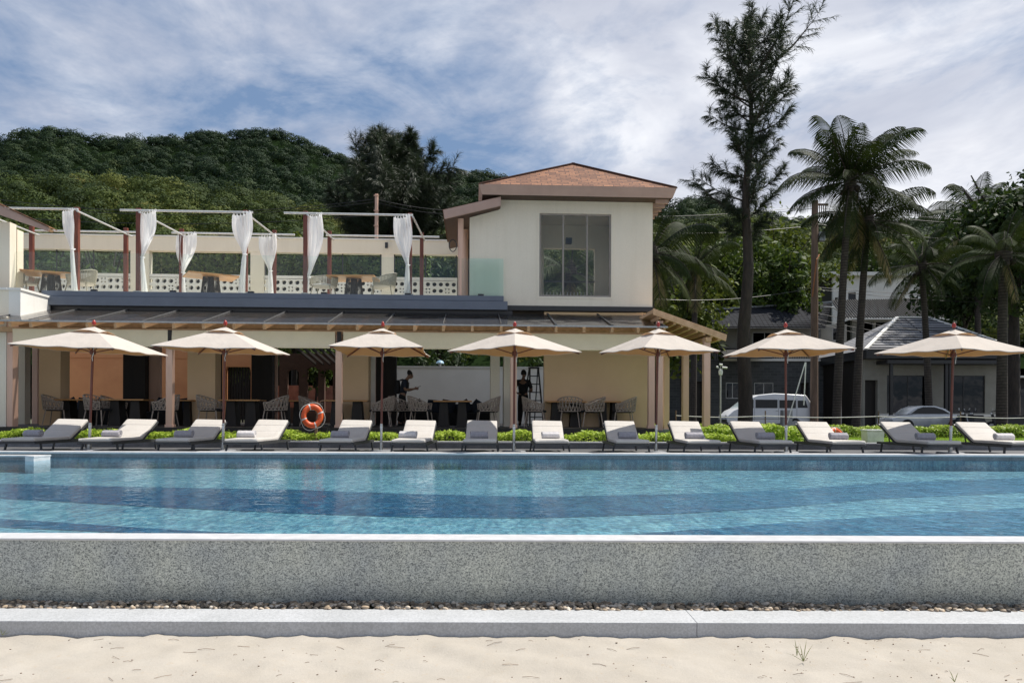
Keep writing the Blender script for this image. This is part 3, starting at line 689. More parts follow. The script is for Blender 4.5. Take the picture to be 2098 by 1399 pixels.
# upper crown: branches rising; right ones longer
for i in range(30):
    py = 280-190*(i/29)**1.05; z = zz_at(py)
    az = i*2.4; cosx = math.cos(az); L = (2.5 if py > 160 else 2.0)*(1-1.0*(max(0, 170-py)/150))*(1.22 if cosx > .2 else 1)
    el = R(16)+R(38)*((285-py)/235)+rr.uniform(-.2, .2)
    if py > 240: L *= .7
    br.append((z, az+rr.uniform(-.3, .3), el, L*rr.uniform(.65, 1.2)))
br.append((zz_at(170), .1, R(38), 4.0)); br.append((zz_at(215), 3.2, R(24), 2.2)); br.append((zz_at(130), 2.8, R(48), 2.4)); br.append((zz_at(245), .2, R(18), 2.3))
# lower crown
for i in range(22):
    py = 500-195*(i/21); z = zz_at(py); L = 1.9*(1-.35*abs(py-400)/100)
    br.append((z, i*2.4+.5, R(24)+rr.uniform(-.2, .3), L*rr.uniform(.7, 1.15)))
br.append((zz_at(440), 3.1, R(14), 2.6))
casuarina('casuarina_tree', b, zz_at(72)-.06, .25, br, 'very tall feathery casuarina with a bare lower trunk, rising above everything', seed=3, trunk=.31, dens=.66)
# second casuarina behind the terrace
D = 42.0; b = P(790, 866, D); b.z = .05; br = []
za = lambda py: P(800, py, D).z
for i in range(52):
    k = i/51; py = 545-190*k; z = za(py); az = i*2.4+rr.uniform(-.3, .3); L = 3.9*(1-.45*k)*(1.05 if math.cos(az) < 0 else .95)
    br.append((z, az, R(24)+R(38)*k+rr.uniform(-.2, .25), L*rr.uniform(.65, 1.2)))
for i in range(16): br.append((za(500-i*6), i*2.4, R(8), 4.2*rr.uniform(.7, 1.1)))
for (py, az, el, L) in ((440, 3.14, 44, 4.3), (430, 3.0, 52, 3.6), (385, .05, 12, 3.5), (370, 0.1, 24, 2.8), (370, 2.6, 62, 2.6), (350, .3, 58, 2.2)): br.append((za(py), az, R(el), L))
casuarina('casuarina_tree', b, za(300)-.05, .55, br, 'broad bushy casuarina tree behind the roof terrace wall', seed=8, trunk=.42, nl=.46, dens=1.1)

V, Fq, T = strip_hedge('g', 0, 10.2, lambda x: x*0, 0, .5, -1.3, 1.55, 420, .085, None)
cl_ = empty('climbing_hedge', B2W((qx(296, 7.2), 7.2, qz(560, 5.9, 500)-.2)), BT, 'glossy leafy hedge seen through the middle openings of the roof terrace wall', 'hedge')
np_mesh('foliage', V, Fq, M['leaf_bright'], cl_, tint=T)
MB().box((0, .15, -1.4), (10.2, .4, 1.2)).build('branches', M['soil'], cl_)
# palms
def pl(px0, D_, px1, py1, **kw):
    b = P(px0, 866, D_); b.z = .05; tp = P(px1, py1, D_); kw.setdefault('droop', 1.35); return palm('palm_tree', b, tp, **kw)
pl(1713, 32, 1742, 372, nf=30, L=3.2, seed=2, pw=1.25, droop=1.05, trunk=.17, dead=3, upright=2.3, low=-.55, label='tallest coconut palm, its leaning trunk left of the twin straight trunk', group=None)
pl(1753, 33, 1778, 452, nf=24, L=2.8, seed=5, pw=.9, droop=1.2, trunk=.17, dead=5, low=-1.0, label='coconut palm with straight trunk and drooping skirt of old fronds, touching the tallest palm')
pl(1905, 36, 1888, 545, nf=18, L=2.7, seed=7, trunk=.16, dead=2, low=-.6, label='shorter coconut palm in front of the white building')
pl(2052, 30, 2056, 520, nf=17, L=2.5, seed=9, trunk=.2, dead=3, low=-.7, label='coconut palm with thick pale trunk before the dark broadleaf tree')
pl(2005, 50, 2000, 440, nf=18, L=4.0, seed=12, trunk=.2, dead=2, low=-.4, label='tall palm crown rising behind the broadleaf tree')
pl(1330, 31, 1335, 520, nf=18, L=3.0, seed=15, trunk=.18, dead=4, low=-1.0, label='palm with hanging fronds just behind the tower corner')
pl(1175, 30.5, 1170, 560, nf=16, L=2.4, seed=19, trunk=.16, dead=2, low=-.7, label='palm tree seen through the tall tower window')
pl(1420, 46, 1425, 545, nf=16, L=3.4, seed=23, trunk=.2, dead=2, low=-.6, label='palm between the tower and the tall casuarina')

# broadleaf trees
def bt(px, py, D_, rx, rz, mt, label, size=.2, nb=34, per=110, group=None, trunk=.22, lean=0):
    b = P(px, 866, D_); b.z = .05; top = P(px, py, D_).z
    return broad_tree('broadleaf_tree', b, top-.05, rx, rz, M[mt], size, nb, per, label, group, lean, trunk)
bt(2075, 372, 38, 3.4, 3.6, 'leaf_dark', 'large dark broadleaf tree at the right edge', .16, 60, 170, trunk=.35)
bt(1975, 470, 52, 4.0, 4.2, 'leaf_dark', 'dark green tree behind the hipped roof house', .2, 50, 130)
bt(1480, 455, 62, 5.0, 5.5, 'leaf_mid', 'mid green tree just left of the tall casuarina trunk', .26, 46, 120)
bt(1590, 440, 70, 5.5, 6.0, 'leaf_yellow', 'yellow-green tree between casuarina and utility pole', .28, 50, 120)
bt(1606, 520, 58, 2.7, 4.0, 'leaf_mid', 'rounded tree behind the utility pole', .24, 40, 110)
bt(1860, 470, 98, 6.5, 6.5, 'leaf_mid', 'green tree rising over the white flat-roofed building', .3, 44, 110)
bt(1400, 520, 52, 3.2, 4.5, 'leaf_yellow', 'sunlit yellowish tree right of the tower', .22, 40, 110)
bt(1560, 560, 62, 3.5, 3.8, 'leaf_dark', 'dark low tree above the dark tiled roof', .24, 36, 110)
bt(1770, 500, 95, 5.5, 6.0, 'leaf_dark', 'dark tree behind the twin palms', .3, 40, 110)
for px, py, D_, rx, mt, lb in ((90, 470, 46, 3.6, 'leaf_mid', 'leafy tree behind the left end of the terrace wall'), (215, 500, 40, 3.0, 'leaf_yellow', 'small tree seen through the left terrace opening'),
        (430, 492, 37, 3.4, 'leaf_yellow', 'sunlit leafy tree behind the middle terrace opening'), (600, 470, 44, 3.6, 'leaf_yellow', 'bright tree behind the terrace near the fourth curtain'),
        (330, 480, 50, 4.0, 'leaf_mid', 'green tree behind the terrace beam left of centre'), (720, 510, 38, 3.0, 'leaf_mid', 'leafy tree seen under the terrace beam beside the thin pole'), (900, 490, 44, 3.6, 'leaf_dark', 'dark tree behind the terrace next to the tower')):
    bt(px, py, D_, rx, rx*1.2, mt, lb, .19, 38, 120)
bt(650, 690, 29.5, 1.0, 1.4, 'leaf_mid', 'small courtyard tree seen past the arches', .08, 22, 60, trunk=.06)
bt(900, 715, 35, 1.8, 1.4, 'leaf_dark', 'frangipani-like tree with dark leaves above the white garden wall', .12, 24, 70, trunk=.1)
bt(1090, 735, 33, 1.1, 1.6, 'leaf_dark', 'small dark tree beside the stepladder', .1, 22, 60, trunk=.08)
exec_after = []

# ================================================================== RESTAURANT (own frame)
FZ = 0.45
rs = empty('restaurant_building', (0, BY, 0), BT, 'cream poolside restaurant with roof terrace, glass canopy and shingled tower', 'building')
TZ = qz(604, 1.9, 500)          # terrace floor level
xL = qx(24, 1.7)
# floor slab of the ground storey
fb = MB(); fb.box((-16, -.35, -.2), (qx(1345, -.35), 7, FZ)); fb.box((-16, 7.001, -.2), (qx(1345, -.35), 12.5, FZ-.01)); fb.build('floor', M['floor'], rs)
# terrace slab
MB().box((-16, 1.95, TZ-.60), (qx(1040, 1.95), 6.4, TZ)).build('terrace_slab', M['plaster'], rs)
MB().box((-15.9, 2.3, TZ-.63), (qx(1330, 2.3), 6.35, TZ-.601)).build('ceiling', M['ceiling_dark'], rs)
sf = MB(); xa, xb = qx(85, 1.7, 610), qx(1032, 1.7, 605)
sf.box((xa, 1.70, qz(611, 1.7, 500)), (xb, 1.949, qz(600, 1.7, 500))); sf.build('slab_edge', M['slab_metal'], rs, bevel=.006)
sf = MB(); sf.box((xa, 1.58, qz(629, 1.6, 500)), (qx(1040, 1.58, 620), 1.948, qz(611.5, 1.6, 500))); sf.build('slab_fascia', M['slab_metal'], rs, bevel=.006)
MB().box((xa, 1.75, qz(641, 1.7, 500)), (qx(1050, 1.75, 630), 1.94, qz(629.5, 1.6, 500))).build('shadow_gap', M['black_metal'], rs)

# glass canopy
yF, yB = -.6, 1.74
zF, zB = qz(663, yF, 700), qz(640, yB, 700)
x0, x1 = qx(-60, yF, 655), qx(1368, yF, 668)
x1b = qx(1342, 1.9, 630)
zB2 = qz(633, 1.9, 1200)
cg = MB()
xt = qx(1040, 1.7)
def cz(y): return zF+(zB-zF)*(y-yF)/(yB-yF)
cg.add([(x0, yF, zF), (x1, yF, zF), (x1, yB+.1, cz(yB+.1)), (x0, yB+.1, cz(yB+.1)), (x0, yF, zF-.012), (x1, yF, zF-.012), (x1, yB+.1, cz(yB+.1)-.012), (x0, yB+.1, cz(yB+.1)-.012)],
       [(0,1,2,3),(7,6,5,4),(0,4,5,1),(1,5,6,2),(2,6,7,3),(3,7,4,0)])
cg.build('canopy_glass', M['canopy_glass'], rs)
nb = 0; xx = x0+.3
bars = [qx(p, yF, 660) for p in (-25, 60, 176, 292, 415, 540, 672, 790, 908, 1027, 1140, 1255, 1362)]
for i, bx in enumerate(bars):
    MB().bar((bx, yF-.02, zF+.02), (bx, yB+.08, cz(yB+.08)+.02), .013 if i < 10 else .05, .03).build('glazing_bar', M['canopy_bar' if i < 10 else 'black_metal'], rs)
allx = sorted(bars+[(a+b)/2 for a, b in zip(bars, bars[1:])])
for bx in allx:
    MB().bar((bx, yF+.05, zF-.10), (bx, yB+.1, cz(yB+.1)-.10), .07, .12).build('rafter', M['wood_tan'], rs)
MB().box((x0, .35, cz(.4)-.30), (x1-.1, .43, cz(.35)-.165)).build('canopy_purlin', M['wood_tan'], rs)
ge = MB(); ge.box((x0, yF-.04, zF-.03), (x1, yF-.005, zF+.012)); ge.build('canopy_edge', M['alu'], rs)
bm_ = MB(); bm_.box((x0, -.16, zF-.24), (x1-.15, -.02, zF-.115)); bm_.build('front_beam', M['wood_tan'], rs)
# valance awning
zt, zb_ = zF-.175, qz(712, -.3, 700)
for a, b in ((25, 345), (352, 686), (703, 1050), (1056, 1326)):
    xa_, xb_ = qx(a, -.3), qx(b, -.3)
    def vf(u, v, xa_=xa_, xb_=xb_):
        x = xa_+(xb_-xa_)*u
        return (x, -.30+.012*math.sin(x*2.2)+.02*math.sin(v*3)*math.sin(x*.9), zt+(zb_-zt)*v+(.02*math.sin(x*1.3)*v))
    g = MB(); g.grid(vf, 40, 8); o = g.build('awning_valance', M['awning'], rs, smooth=True, fix=False)
    MB().tube([(xa_, -.30, zb_-.005), (xb_, -.30, zb_-.005)], .022, 8).build('awning_bar', M['awning'], o, smooth=True)

# front posts
def post(px, ly, ztop=None, name='post', w_=.17, zb=FZ, m='post_pink', x=None):
    x = qx(px, ly) if x is None else x; mb = MB(); mb.box((x-w_/2, ly-w_/2, zb), (x+w_/2, ly+w_/2, ztop)); mb.box((x-w_/2-.02, ly-w_/2-.02, zb-.02), (x+w_/2+.02, ly+w_/2+.02, zb+.07))
    return mb.build(name, M[m], rs, bevel=.012)
for px in (349, 695, 1052, 1334): post(px, -.1, zF-.245)
for px in (349, 695, 1052): 
    x = qx(px, -.28); MB().box((x-.05, -.33, zb_+.0), (x+.05, -.22, zt)).build('awning_bracket', M['dark_wood'], rs)
# pillars and walls of ground floor, ceiling at TZ-.62
CE = TZ-.631
def gbox(name, pa, pb, ya, yb, m, za_=FZ, zb=None, bevel=0):
    return MB().box((qx(pa, ya), ya, za_), (qx(pb, ya), yb, zb or CE)).build(name, M[m], rs, bevel=bevel)
gbox('pillar', 80, 124, 2.6, 3.1, 'plaster_bounce'); gbox('pillar', 384, 441, 2.6, 3.1, 'plaster_bounce'); gbox('pillar', 703, 755, 2.6, 3.1, 'plaster_bounce')
gbox('pillar', 1005, 1024, 2.3, 2.9, 'plaster'); gbox('pillar', 1032, 1055, 2.3, 2.9, 'plaster')
gbox('pillar', 38, 51, 4.5, 4.8, 'plaster')
gbox('dark_panel', 124, 135, 3.2, 3.35, 'dark_wood'); gbox('dark_panel', 252, 297, 5.0, 5.3, 'dark_wood'); gbox('dark_panel', 441, 452, 3.2, 3.35, 'dark_wood')  # the narrow ones paint in the shaded sides of the pillars
gbox('dark_panel', 515, 558, 5.0, 5.3, 'dark_wood'); gbox('dark_panel', 770, 812, 4.6, 4.8, 'dark_wood')
for p in (302, 313, 324, 563, 73): 
    x = qx(p, 5.4); MB().box((x-.09, 5.35, FZ), (x+.09, 5.5, CE)).build('post', M['post_pink'], rs, bevel=.01)
x = qx(764, 3.2); MB().box((x-.07, 3.15, FZ), (x+.07, 3.3, CE)).build('post', M['plaster_white'], rs)
# pink courtyard wall with an arch
yw = 11.4
gp = MB(); ar0, ar1 = qx(462, yw), qx(514, yw); zs_ = qz(765, yw); zt_ = qz(738, yw)
wall_holes(gp, -19, qx(556, yw), FZ, 4.1, yw, yw+.3, [(ar0, ar1, FZ-.1, zs_+.25)])
gp.build('courtyard_wall', M['plaster_pink'], rs)
MB().box((-19, yw-.02, qz(733, yw, 200)), (qx(455, yw), yw-.001, qz(737, yw, 200)+.9)).build('wall_band', M['plaster_pink'], rs)
ap = MB(); n = 14; cxm = (ar0+ar1)/2; rw = (ar1-ar0)/2
for i in range(n):
    a0, a1 = math.pi*i/n, math.pi*(i+1)/n
    p = lambda a, r: (cxm-math.cos(a)*r, yw+.01, zs_+math.sin(a)*min(r, rw)*.95)
    ap.prism([p(a0, rw), p(a1, rw), (cxm-math.cos(a1)*rw, yw+.01, zs_+.26+.9), (cxm-math.cos(a0)*rw, yw+.01, zs_+.26+.9)], (0, .2, 0))
ap.build('arch_head', M['plaster_pink'], rs)
# slatted gate inside the arch
gt = MB()
for i in range(9):
    xg = ar0+.06+(ar1-ar0-.12)*i/8; gt.box((xg-.04, yw+.22, FZ), (xg+.04, yw+.26, zt_+.5))
gt.build('arch_gate', M['dark_wood'], rs)
# arcade: dark brown wing beyond with two arched openings and a sloped glazed roof
ya = 9.0
aw = MB(); h_ = [(qx(588, ya), qx(612, ya), qz(835, ya), qz(757, ya)), (qx(629, ya), qx(652, ya), qz(845, ya), qz(752, ya)), (qx(664, ya), qx(682, ya), qz(845, ya), qz(757, ya))]
wall_holes(aw, qx(572, ya), qx(700, ya), FZ, qz(725, ya), ya, ya+.25, h_); aw.build('arcade_wall', pmat('brown_plaster', (.20, .115, .085), .85), rs)
ah = MB()
for (a, b, c, d) in h_:
    r_ = (b-a)/2; cm = (a+b)/2
    for i in range(8):
        t0, t1 = math.pi*i/8, math.pi*(i+1)/8
        ah.prism([(cm-math.cos(t0)*r_, ya+.02, d-r_*.7+math.sin(t0)*r_*.7), (cm-math.cos(t1)*r_, ya+.02, d-r_*.7+math.sin(t1)*r_*.7), (cm-math.cos(t1)*r_, ya+.02, d+.01), (cm-math.cos(t0)*r_, ya+.02, d+.01)], (0, .2, 0))
ah.build('arcade_arch', pmat('brown_plaster_arch', (.22, .13, .10), .85), rs)
for i in range(9):
    xg = qx(572, 5.5)+i*.27; MB().bar((xg, 5.2, 3.55), (xg+.5, 9.0, 2.75), .05, .1).build('pergola_slat', M['dark_wood'], rs)
# brick garden wall seen through the arcade
MB().box((qx(560, 13), 13, .0), (qx(715, 13), 13.25, qz(790, 13))).build('garden_brick_wall', pmat('reddish_brick', (.34, .16, .11), .9, c2=(.22, .10, .07), scale=3), rs)
# big plain wall below the tower
MB().box((qx(1115, 2.0), 2.0, FZ-.02), (qx(1328, 2.0), 2.25, qz(640, 2.0, 1200))).build('ground_wall', M['plaster_bounce'], rs)
MB().box((qx(1115, 2.0)+.3, 2.251, FZ-.02), (qx(1115, 2.0)+.55, 5.0, CE)).build('ground_wall', M['plaster'], rs)
MB().box((qx(1328, 2.0)-.25, 2.251, FZ-.02), (qx(1328, 2.0)-.002, 5.0, 3.6)).build('ground_wall', M['plaster'], rs)
MB().box((qx(1335, -.3)-.1, -.33, -.1), (qx(1362, -.3), 2.6, FZ-.05)).build('plinth', M['granite_dark'], rs)
# ceiling strip beneath the canopy lights
# terrace: rear beam, pillars, breeze block parapet
yr = 5.9
zb1, zb0 = qz(488, yr, 500), qz(516, yr, 500)
rb = MB(); rb.box((qx(28, yr), yr, zb0), (qx(940, yr), yr+.3, zb1)); rb.build('rear_beam', M['plaster'], rs, bevel=.01)
MB().box((qx(28, yr), yr-.04, zb1+.001), (qx(940, yr), yr+.34, zb1+.05)).build('beam_cap', M['plaster_white'], rs)
for a, b in ((26, 35), (266, 304), (512, 540), (781, 806)):
    MB().box((qx(a, yr), yr+.01, TZ), (qx(b, yr), yr+.29, zb0-.001)).build('terrace_pillar', M['plaster'], rs, bevel=.008)
zp = qz(563, yr, 500)
# breeze wall cells
pitch = .225; bw = MB(); xs0 = qx(35, yr); ncell = int((qx(936, yr)-xs0)/pitch); zc = zp-.12-2*pitch
def cell(cx_, cz_, kind):
    n_ = 12
    def ring(hx, hz, r, bx0, bx1, bz0, bz1, y):
        inn = []; out = []
        for k in range(n_):
            a = 2*math.pi*k/n_+math.pi/n_; c, s_ = math.cos(a), math.sin(a); m_ = max(abs(c), abs(s_)); inn.append((hx+c*r, y, hz+s_*r))
            out.append((hx+c/m_*(bx1-bx0)/2, y, hz+s_/m_*(bz1-bz0)/2))
        return inn, out
    subs = [(cx_, cz_, .076, pitch)] if kind == 0 else [(cx_+dx*pitch/4, cz_+dz*pitch/4, .030, pitch/2) for dx in (-1, 1) for dz in (-1, 1)]
    for (hx, hz, r, w_) in subs:
        # square corners need vertices: use 12-gon projected onto square
        f1, o1 = ring(hx, hz, r, hx-w_/2, hx+w_/2, hz-w_/2, hz+w_/2, yr+.05); f2, o2 = ring(hx, hz, r, hx-w_/2, hx+w_/2, hz-w_/2, hz+w_/2, yr+.17)
        cs = [(hx+sx_*w_/2, yr+.05, hz+sz_*w_/2) for sx_, sz_ in ((1, 1), (-1, 1), (-1, -1), (1, -1))]
        n_v = n_; fs = [(i, (i+1) % n_, n_+(i+1) % n_, n_+i) for i in range(n_)]
        bw.add(f1+o1+cs, fs+[(n_+1, n_*2, n_+0)] if False else f1 and fs)
        # fill corner triangles
        for q, (i0, i1) in enumerate(((1, 2), (4, 5), (7, 8), (10, 11))):
            pass
        bw.add(f1+f2, [(i, n_+i, n_+(i+1) % n_, (i+1) % n_) for i in range(n_)])
        for q, i0 in enumerate((0, 3, 6, 9)):
            i0 = [k for k in range(n_) if True][i0]
            a, b = o1[(i0+1-0) % n_], o1[(i0+0) % n_]
        ci = [0, 3, 6, 9]
        for q in range(4):
            i = ci[q]; a, b = o1[i], o1[(i+1) % n_] ; c_ = cs[q]
            # vertices i, i+1 straddle the corner only when the corner angle lies between them
        for q, ang in enumerate((45, 135, 225, 315)):
            k0 = int((math.radians(ang)-math.pi/n_)//(2*math.pi/n_)) % n_
            bw.add([o1[k0], o1[(k0+1) % n_], cs[q]], [(0, 1, 2)])
rnd = random.Random(4)
for i in range(ncell):
    for jn in range(2):
        cell(xs0+(i+.5)*pitch, zc+(jn+.5)*pitch, 1 if rnd.random() < .17 else 0)
bw.box((xs0, yr+.051, zp-.1), (xs0+ncell*pitch, yr+.2, zp)); bw.box((xs0, yr+.051, TZ), (xs0+ncell*pitch, yr+.2, zc+.001))
bw.build('breeze_block_parapet', M['plaster_white'], rs)
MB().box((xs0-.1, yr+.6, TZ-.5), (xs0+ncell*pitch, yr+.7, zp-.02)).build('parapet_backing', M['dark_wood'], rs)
for a, b in ((35, 265), (541, 780), (806, 935)):
    fr = MB(); xa_, xb_ = qx(a, yr), qx(b, yr)
    g = MB().box((xa_, yr+.10, zp+.002), (xb_, yr+.112, zb0-.002)).build('terrace_window', M['glass_tint'], rs)
    f_ = MB()
    for xx_ in [xa_+.02+(xb_-xa_-.04)*q/ (3 if b-a > 200 else 2) for q in range(4 if b-a > 200 else 3)]: f_.box((xx_-.02, yr+.085, zp+.002), (xx_+.02, yr+.098, zb0-.002))
    f_.build('window_frame', M['black_metal'], g)
# glass balustrade
yb_ = 1.82; gx = [qx(p, yb_, 560) for p in (22, 168, 330, 490, 640, 812, 962, 1032)]
for a, b in zip(gx, gx[1:]):
    g = MB().box((a+.008, yb_, TZ+.02), (b-.008, yb_+.014, qz(524, yb_, 600))).build('balustrade_pane', M['glass_end' if b == gx[-1] else 'glass_rail'], rs)
    MB().box((a+.25, yb_-.03, TZ-.01), (a+.42, yb_+.045, TZ+.09)).build('glass_clamp', M['black_metal'], g)
# ------------------------------------------------------------------ tower
yt, yt2 = 1.96, 4.5
tx0, tx1 = qx(962, yt, 520), qx(1337, yt, 520); tz0, tz1 = qz(628, yt, 1200), qz(399, yt, 1200)
wx0, wx1, wz0, wz1 = qx(1105, yt, 520), qx(1252, yt, 520), qz(608, yt, 1180), qz(438, yt, 1180)
txm = qx(1022, yt, 420); tw = MB(); wall_holes(tw, txm, tx1, tz0, tz1, yt, yt+.22, [(wx0, wx1, wz0, wz1)])
_l0, _l1 = qz(446, yt, 962), qz(430, yt, 1022)
tw.prism([(tx0, yt, tz0), (txm-.001, yt, tz0), (txm-.001, yt, _l1), (tx0, yt, _l0)], (0, .22, 0))
# left part is cut down under the lean-to roof: shown by the lean-to itself
tw.build('tower_wall', M['plaster'], rs)
t2 = MB(); t2.box((tx1-.22, yt+.2201, tz0), (tx1-.001, yt2, tz1-.002)); t2.build('tower_wall', M['plaster'], rs)
t2 = MB(); t2.box((tx0+.90, yt+.2201, tz0), (tx0+1.08, yt2, tz1-.002)); t2.build('tower_wall', M['plaster'], rs)
bx0, bx1, bz0, bz1 = qx(1112, yt2), qx(1216, yt2), TZ-.2, qz(512, yt2, 1180)
t3 = MB(); wall_holes(t3, tx0+1.081, tx1-.2201, tz0, tz1-.002, yt2-.2, yt2-.002, [(bx0, bx1, bz0, bz1)]); t3.build('tower_wall', M['plaster'], rs)
MB().box((tx0+1.081, yt+.2202, wz1+.25), (tx1-.2201, yt2-.201, wz1+.35)).build('tower_ceiling', M['plaster'], rs)
MB().box((tx0+1.081, yt+.2202, tz0), (tx1-.2201, yt2-.201, wz0-.1)).build('tower_floor', M['floor'], rs)
MB().box((qx(1160, yt+1), yt+1.1, wz1-.62), (qx(1172, yt+1), yt+1.3, wz1-.45)).build('wall_speaker', M['black_metal'], rs)
MB().bar((bx0, yt2-.15, bz0+1.15), (bx1, yt2-.15, bz0+1.15), .05).build('balcony_rail', M['black_metal'], rs)
rl = MB()
for i in range(16): xg = bx0+(bx1-bx0)*i/15; rl.box((xg-.012, yt2-.16, bz0+.2), (xg+.012, yt2-.14, bz0+.8))
rl.build('balcony_balusters', M['alu'], rs)
win = MB(); e = .05; yy_ = yt+.03
win.box((wx0, yy_, wz0), (wx0+e, yy_+.08, wz1)); win.box((wx1-e, yy_, wz0), (wx1, yy_+.08, wz1)); win.box((wx0+e, yy_, wz1-e), (wx1-e, yy_+.08, wz1)); win.box((wx0+e, yy_, wz0), (wx1-e, yy_+.08, wz0+e))
for k in (1/3, 2/3): xm = wx0+(wx1-wx0)*k; win.box((xm-.025, yy_+.004, wz0+e), (xm+.025, yy_+.076, wz1-e))
wn = win.build('tower_window', M['terracotta_trim'] if False else pmat('taupe_window_frame', (.30, .27, .24), .5), rs)
for k in range(3): MB().box((wx0+(wx1-wx0)*k/3+.03, yy_+.03, wz0+e+.001), (wx0+(wx1-wx0)*(k+1)/3-.03, yy_+.042, wz1-e-.001)).build('pane', M['glass_window'], wn)
tr_ = MB(); q = .06
tr_.box((wx0-q, yt-.014, wz0-q), (wx0-.001, yt-.001, wz1+q)); tr_.box((wx1+.001, yt-.014, wz0-q), (wx1+q, yt-.001, wz1+q)); tr_.box((wx0, yt-.014, wz1+.001), (wx1, yt-.001, wz1+q)); tr_.box((wx0, yt-.014, wz0-q), (wx1, yt-.001, wz0-.001))
tr_.build('window_surround', M['plaster'], rs)
MB().box((tx0-.02, yt-.06, tz0-.14), (tx1+.02, yt+.2, tz0-.001)).build('tower_base_flashing', M['black_metal'], rs)

def roof_uv(o):
    me = o.data; uv = me.uv_layers.new(name='UVMap')
    for p in me.polygons:
        nn = p.normal; h = Vector((-nn.y, nn.x, 0)); h = h.normalized() if h.length > .01 else Vector((1, 0, 0)); sl = nn.cross(h).normalized()
        if sl.z < 0: sl = -sl
        for li in p.loop_indices:
            v = me.vertices[me.loops[li].vertex_index].co; uv.data[li].uv = (v.dot(h), v.dot(sl))
# hip roof
ye0, ye1 = 1.25, 4.35
ex0, ex1 = qx(981, ye0, 380), qx(1387, ye0, 384); ez = qz(381, ye0, 1180); axp = Q(1174, 336, (ye0+ye1)/2)
apx = Vector((axp.x, (ye0+ye1)/2, axp.z))
rf = MB(); c4 = [(ex0, ye0, ez), (ex1, ye0, ez), (ex1, ye1, ez), (ex0, ye1, ez)]
rf.add(c4+[tuple(apx)], [(0, 1, 4), (1, 2, 4), (2, 3, 4), (3, 0, 4)])
o = rf.build('tower_roof', M['shingle'], rs); roof_uv(o)
ins = .10; dz = .27
fas = MB(); lo = [(ex0+ins, ye0+ins, ez-dz), (ex1-ins, ye0+ins, ez-dz), (ex1-ins, ye1-ins, ez-dz), (ex0+ins, ye1-ins, ez-dz)]
c4b = [(x_, y_, z_-.002) for x_, y_, z_ in c4]
fas.add(c4b+lo, [(0, 4, 5, 1), (1, 5, 6, 2), (2, 6, 7, 3), (3, 7, 4, 0)]); fas.build('roof_fascia', M['terracotta_trim'], o)
MB().box((ex0+ins, ye0+ins, ez-dz+.03), (ex1-ins, ye1-ins, ez-dz+.05)).build('roof_soffit', pmat('dark_soffit', (.10, .065, .05), .8), o)
hp = MB()
for c in c4: hp.bar(tuple(Vector(c)+Vector((0, 0, .01))), tuple(apx+Vector((0, 0, .015))), .12, .03)
hp.build('hip_cap', M['shingle'], o)
# soffit rafters at right side
for i in range(7):
    yy2 = ye0+.35+i*.42; MB().box((tx1+.001, yy2, ez-dz-.09), (ex1-ins-.05, yy2+.07, ez-dz+.029)).build('soffit_rafter', M['terracotta_trim'], o)
# lean-to roof on the left
a = Q(1026, 404, 1.5); b = Q(908, 431, 1.5); th = .26
ln = MB(); ln.prism([(a.x, 1.45, a.z), (b.x, 1.45, b.z), (b.x+.04, 1.45, b.z-th), (a.x, 1.45, a.z-th)], (0, .07, 0)); ln.build('lean_to_fascia', M['terracotta_trim'], rs)
ls = MB(); ls.prism([(a.x, 1.521, a.z), (b.x+.02, 1.521, b.z), (b.x+.05, 1.521, b.z-th+.04), (a.x, 1.521, a.z-th+.04)], (0, 4.0, 0)); o = ls.build('lean_to_roof', pmat('dark_roof_board', (.13, .08, .06), .8), rs)
sh = MB(); sh.add([(a.x, 1.46, a.z+.012), (b.x-.02, 1.46, b.z+.012), (b.x-.02, 5.5, b.z+.012), (a.x, 5.5, a.z+.012)], [(0, 1, 2, 3)]); o2 = sh.build('lean_to_shingles', M['shingle'], rs); roof_uv(o2)
for p, ly in ((943, 1.9), (953, 3.2)): 
    x = qx(p, ly); MB().tube([(x, ly, TZ), (x, ly, a.z-.55)], .085, 14).build('round_post', M['post_pink'], rs, smooth=True)
x = qx(957, 4.6); MB().box((x-.3, 4.6, TZ), (x+.4, 4.7, a.z-.5)).build('dark_panel', M['dark_wood'], rs)

# ------------------------------------------------------------------ side porch right
pr = empty('side_porch', (0, BY, 0), BT, 'open timber porch with slanting tan roof at the right end of the restaurant', 'porch')
A = Q(1338, 632, -.35); Bq = Q(1489, 686, -.35); dpt = 4.6; th = .17
MB().prism([(A.x, -.38, A.z), (Bq.x, -.38, Bq.z), (Bq.x-.03, -.38, Bq.z-th), (A.x, -.38, A.z-th)], (0, .06, 0)).build('porch_fascia', M['wood_tan'], pr, bevel=.006)
MB().prism([(A.x, -.319, A.z-.02), (Bq.x, -.319, Bq.z-.02), (Bq.x-.02, -.319, Bq.z-th+.06), (A.x, -.319, A.z-th+.06)], (0, dpt, 0)).build('porch_roof', M['wood_tan'], pr)
sl = (Bq.z-A.z)/(Bq.x-A.x)
for i in range(9):
    x = A.x+.2+(Bq.x-A.x-.4)*i/8; z = A.z+sl*(x-A.x)-th+.055
    MB().box((x-.03, -.318, z-.10), (x+.03, -.318+dpt-.05, z)).build('porch_rafter', M['wood_tan'], pr)
xx_ = qx(1447, -.1)
for ly in (-.1, 1.9, 4.1):
    z = A.z+sl*(xx_-A.x)-th-.05
    mb = MB(); mb.box((xx_-.09, ly-.09, .35), (xx_+.09, ly+.09, z)); mb.build('porch_post', M['post_pink'], pr, bevel=.012)
    MB().box((xx_-.2, ly-.2, .0), (xx_+.2, ly+.2, .3499)).build('post_base', M['granite_dark'], pr, bevel=.01)
MB().box((xx_-.08, -.3, A.z+sl*(xx_-A.x)-th-.17), (xx_+.08, dpt-.4, A.z+sl*(xx_-A.x)-th-.055)).build('porch_beam', M['wood_tan'], pr)
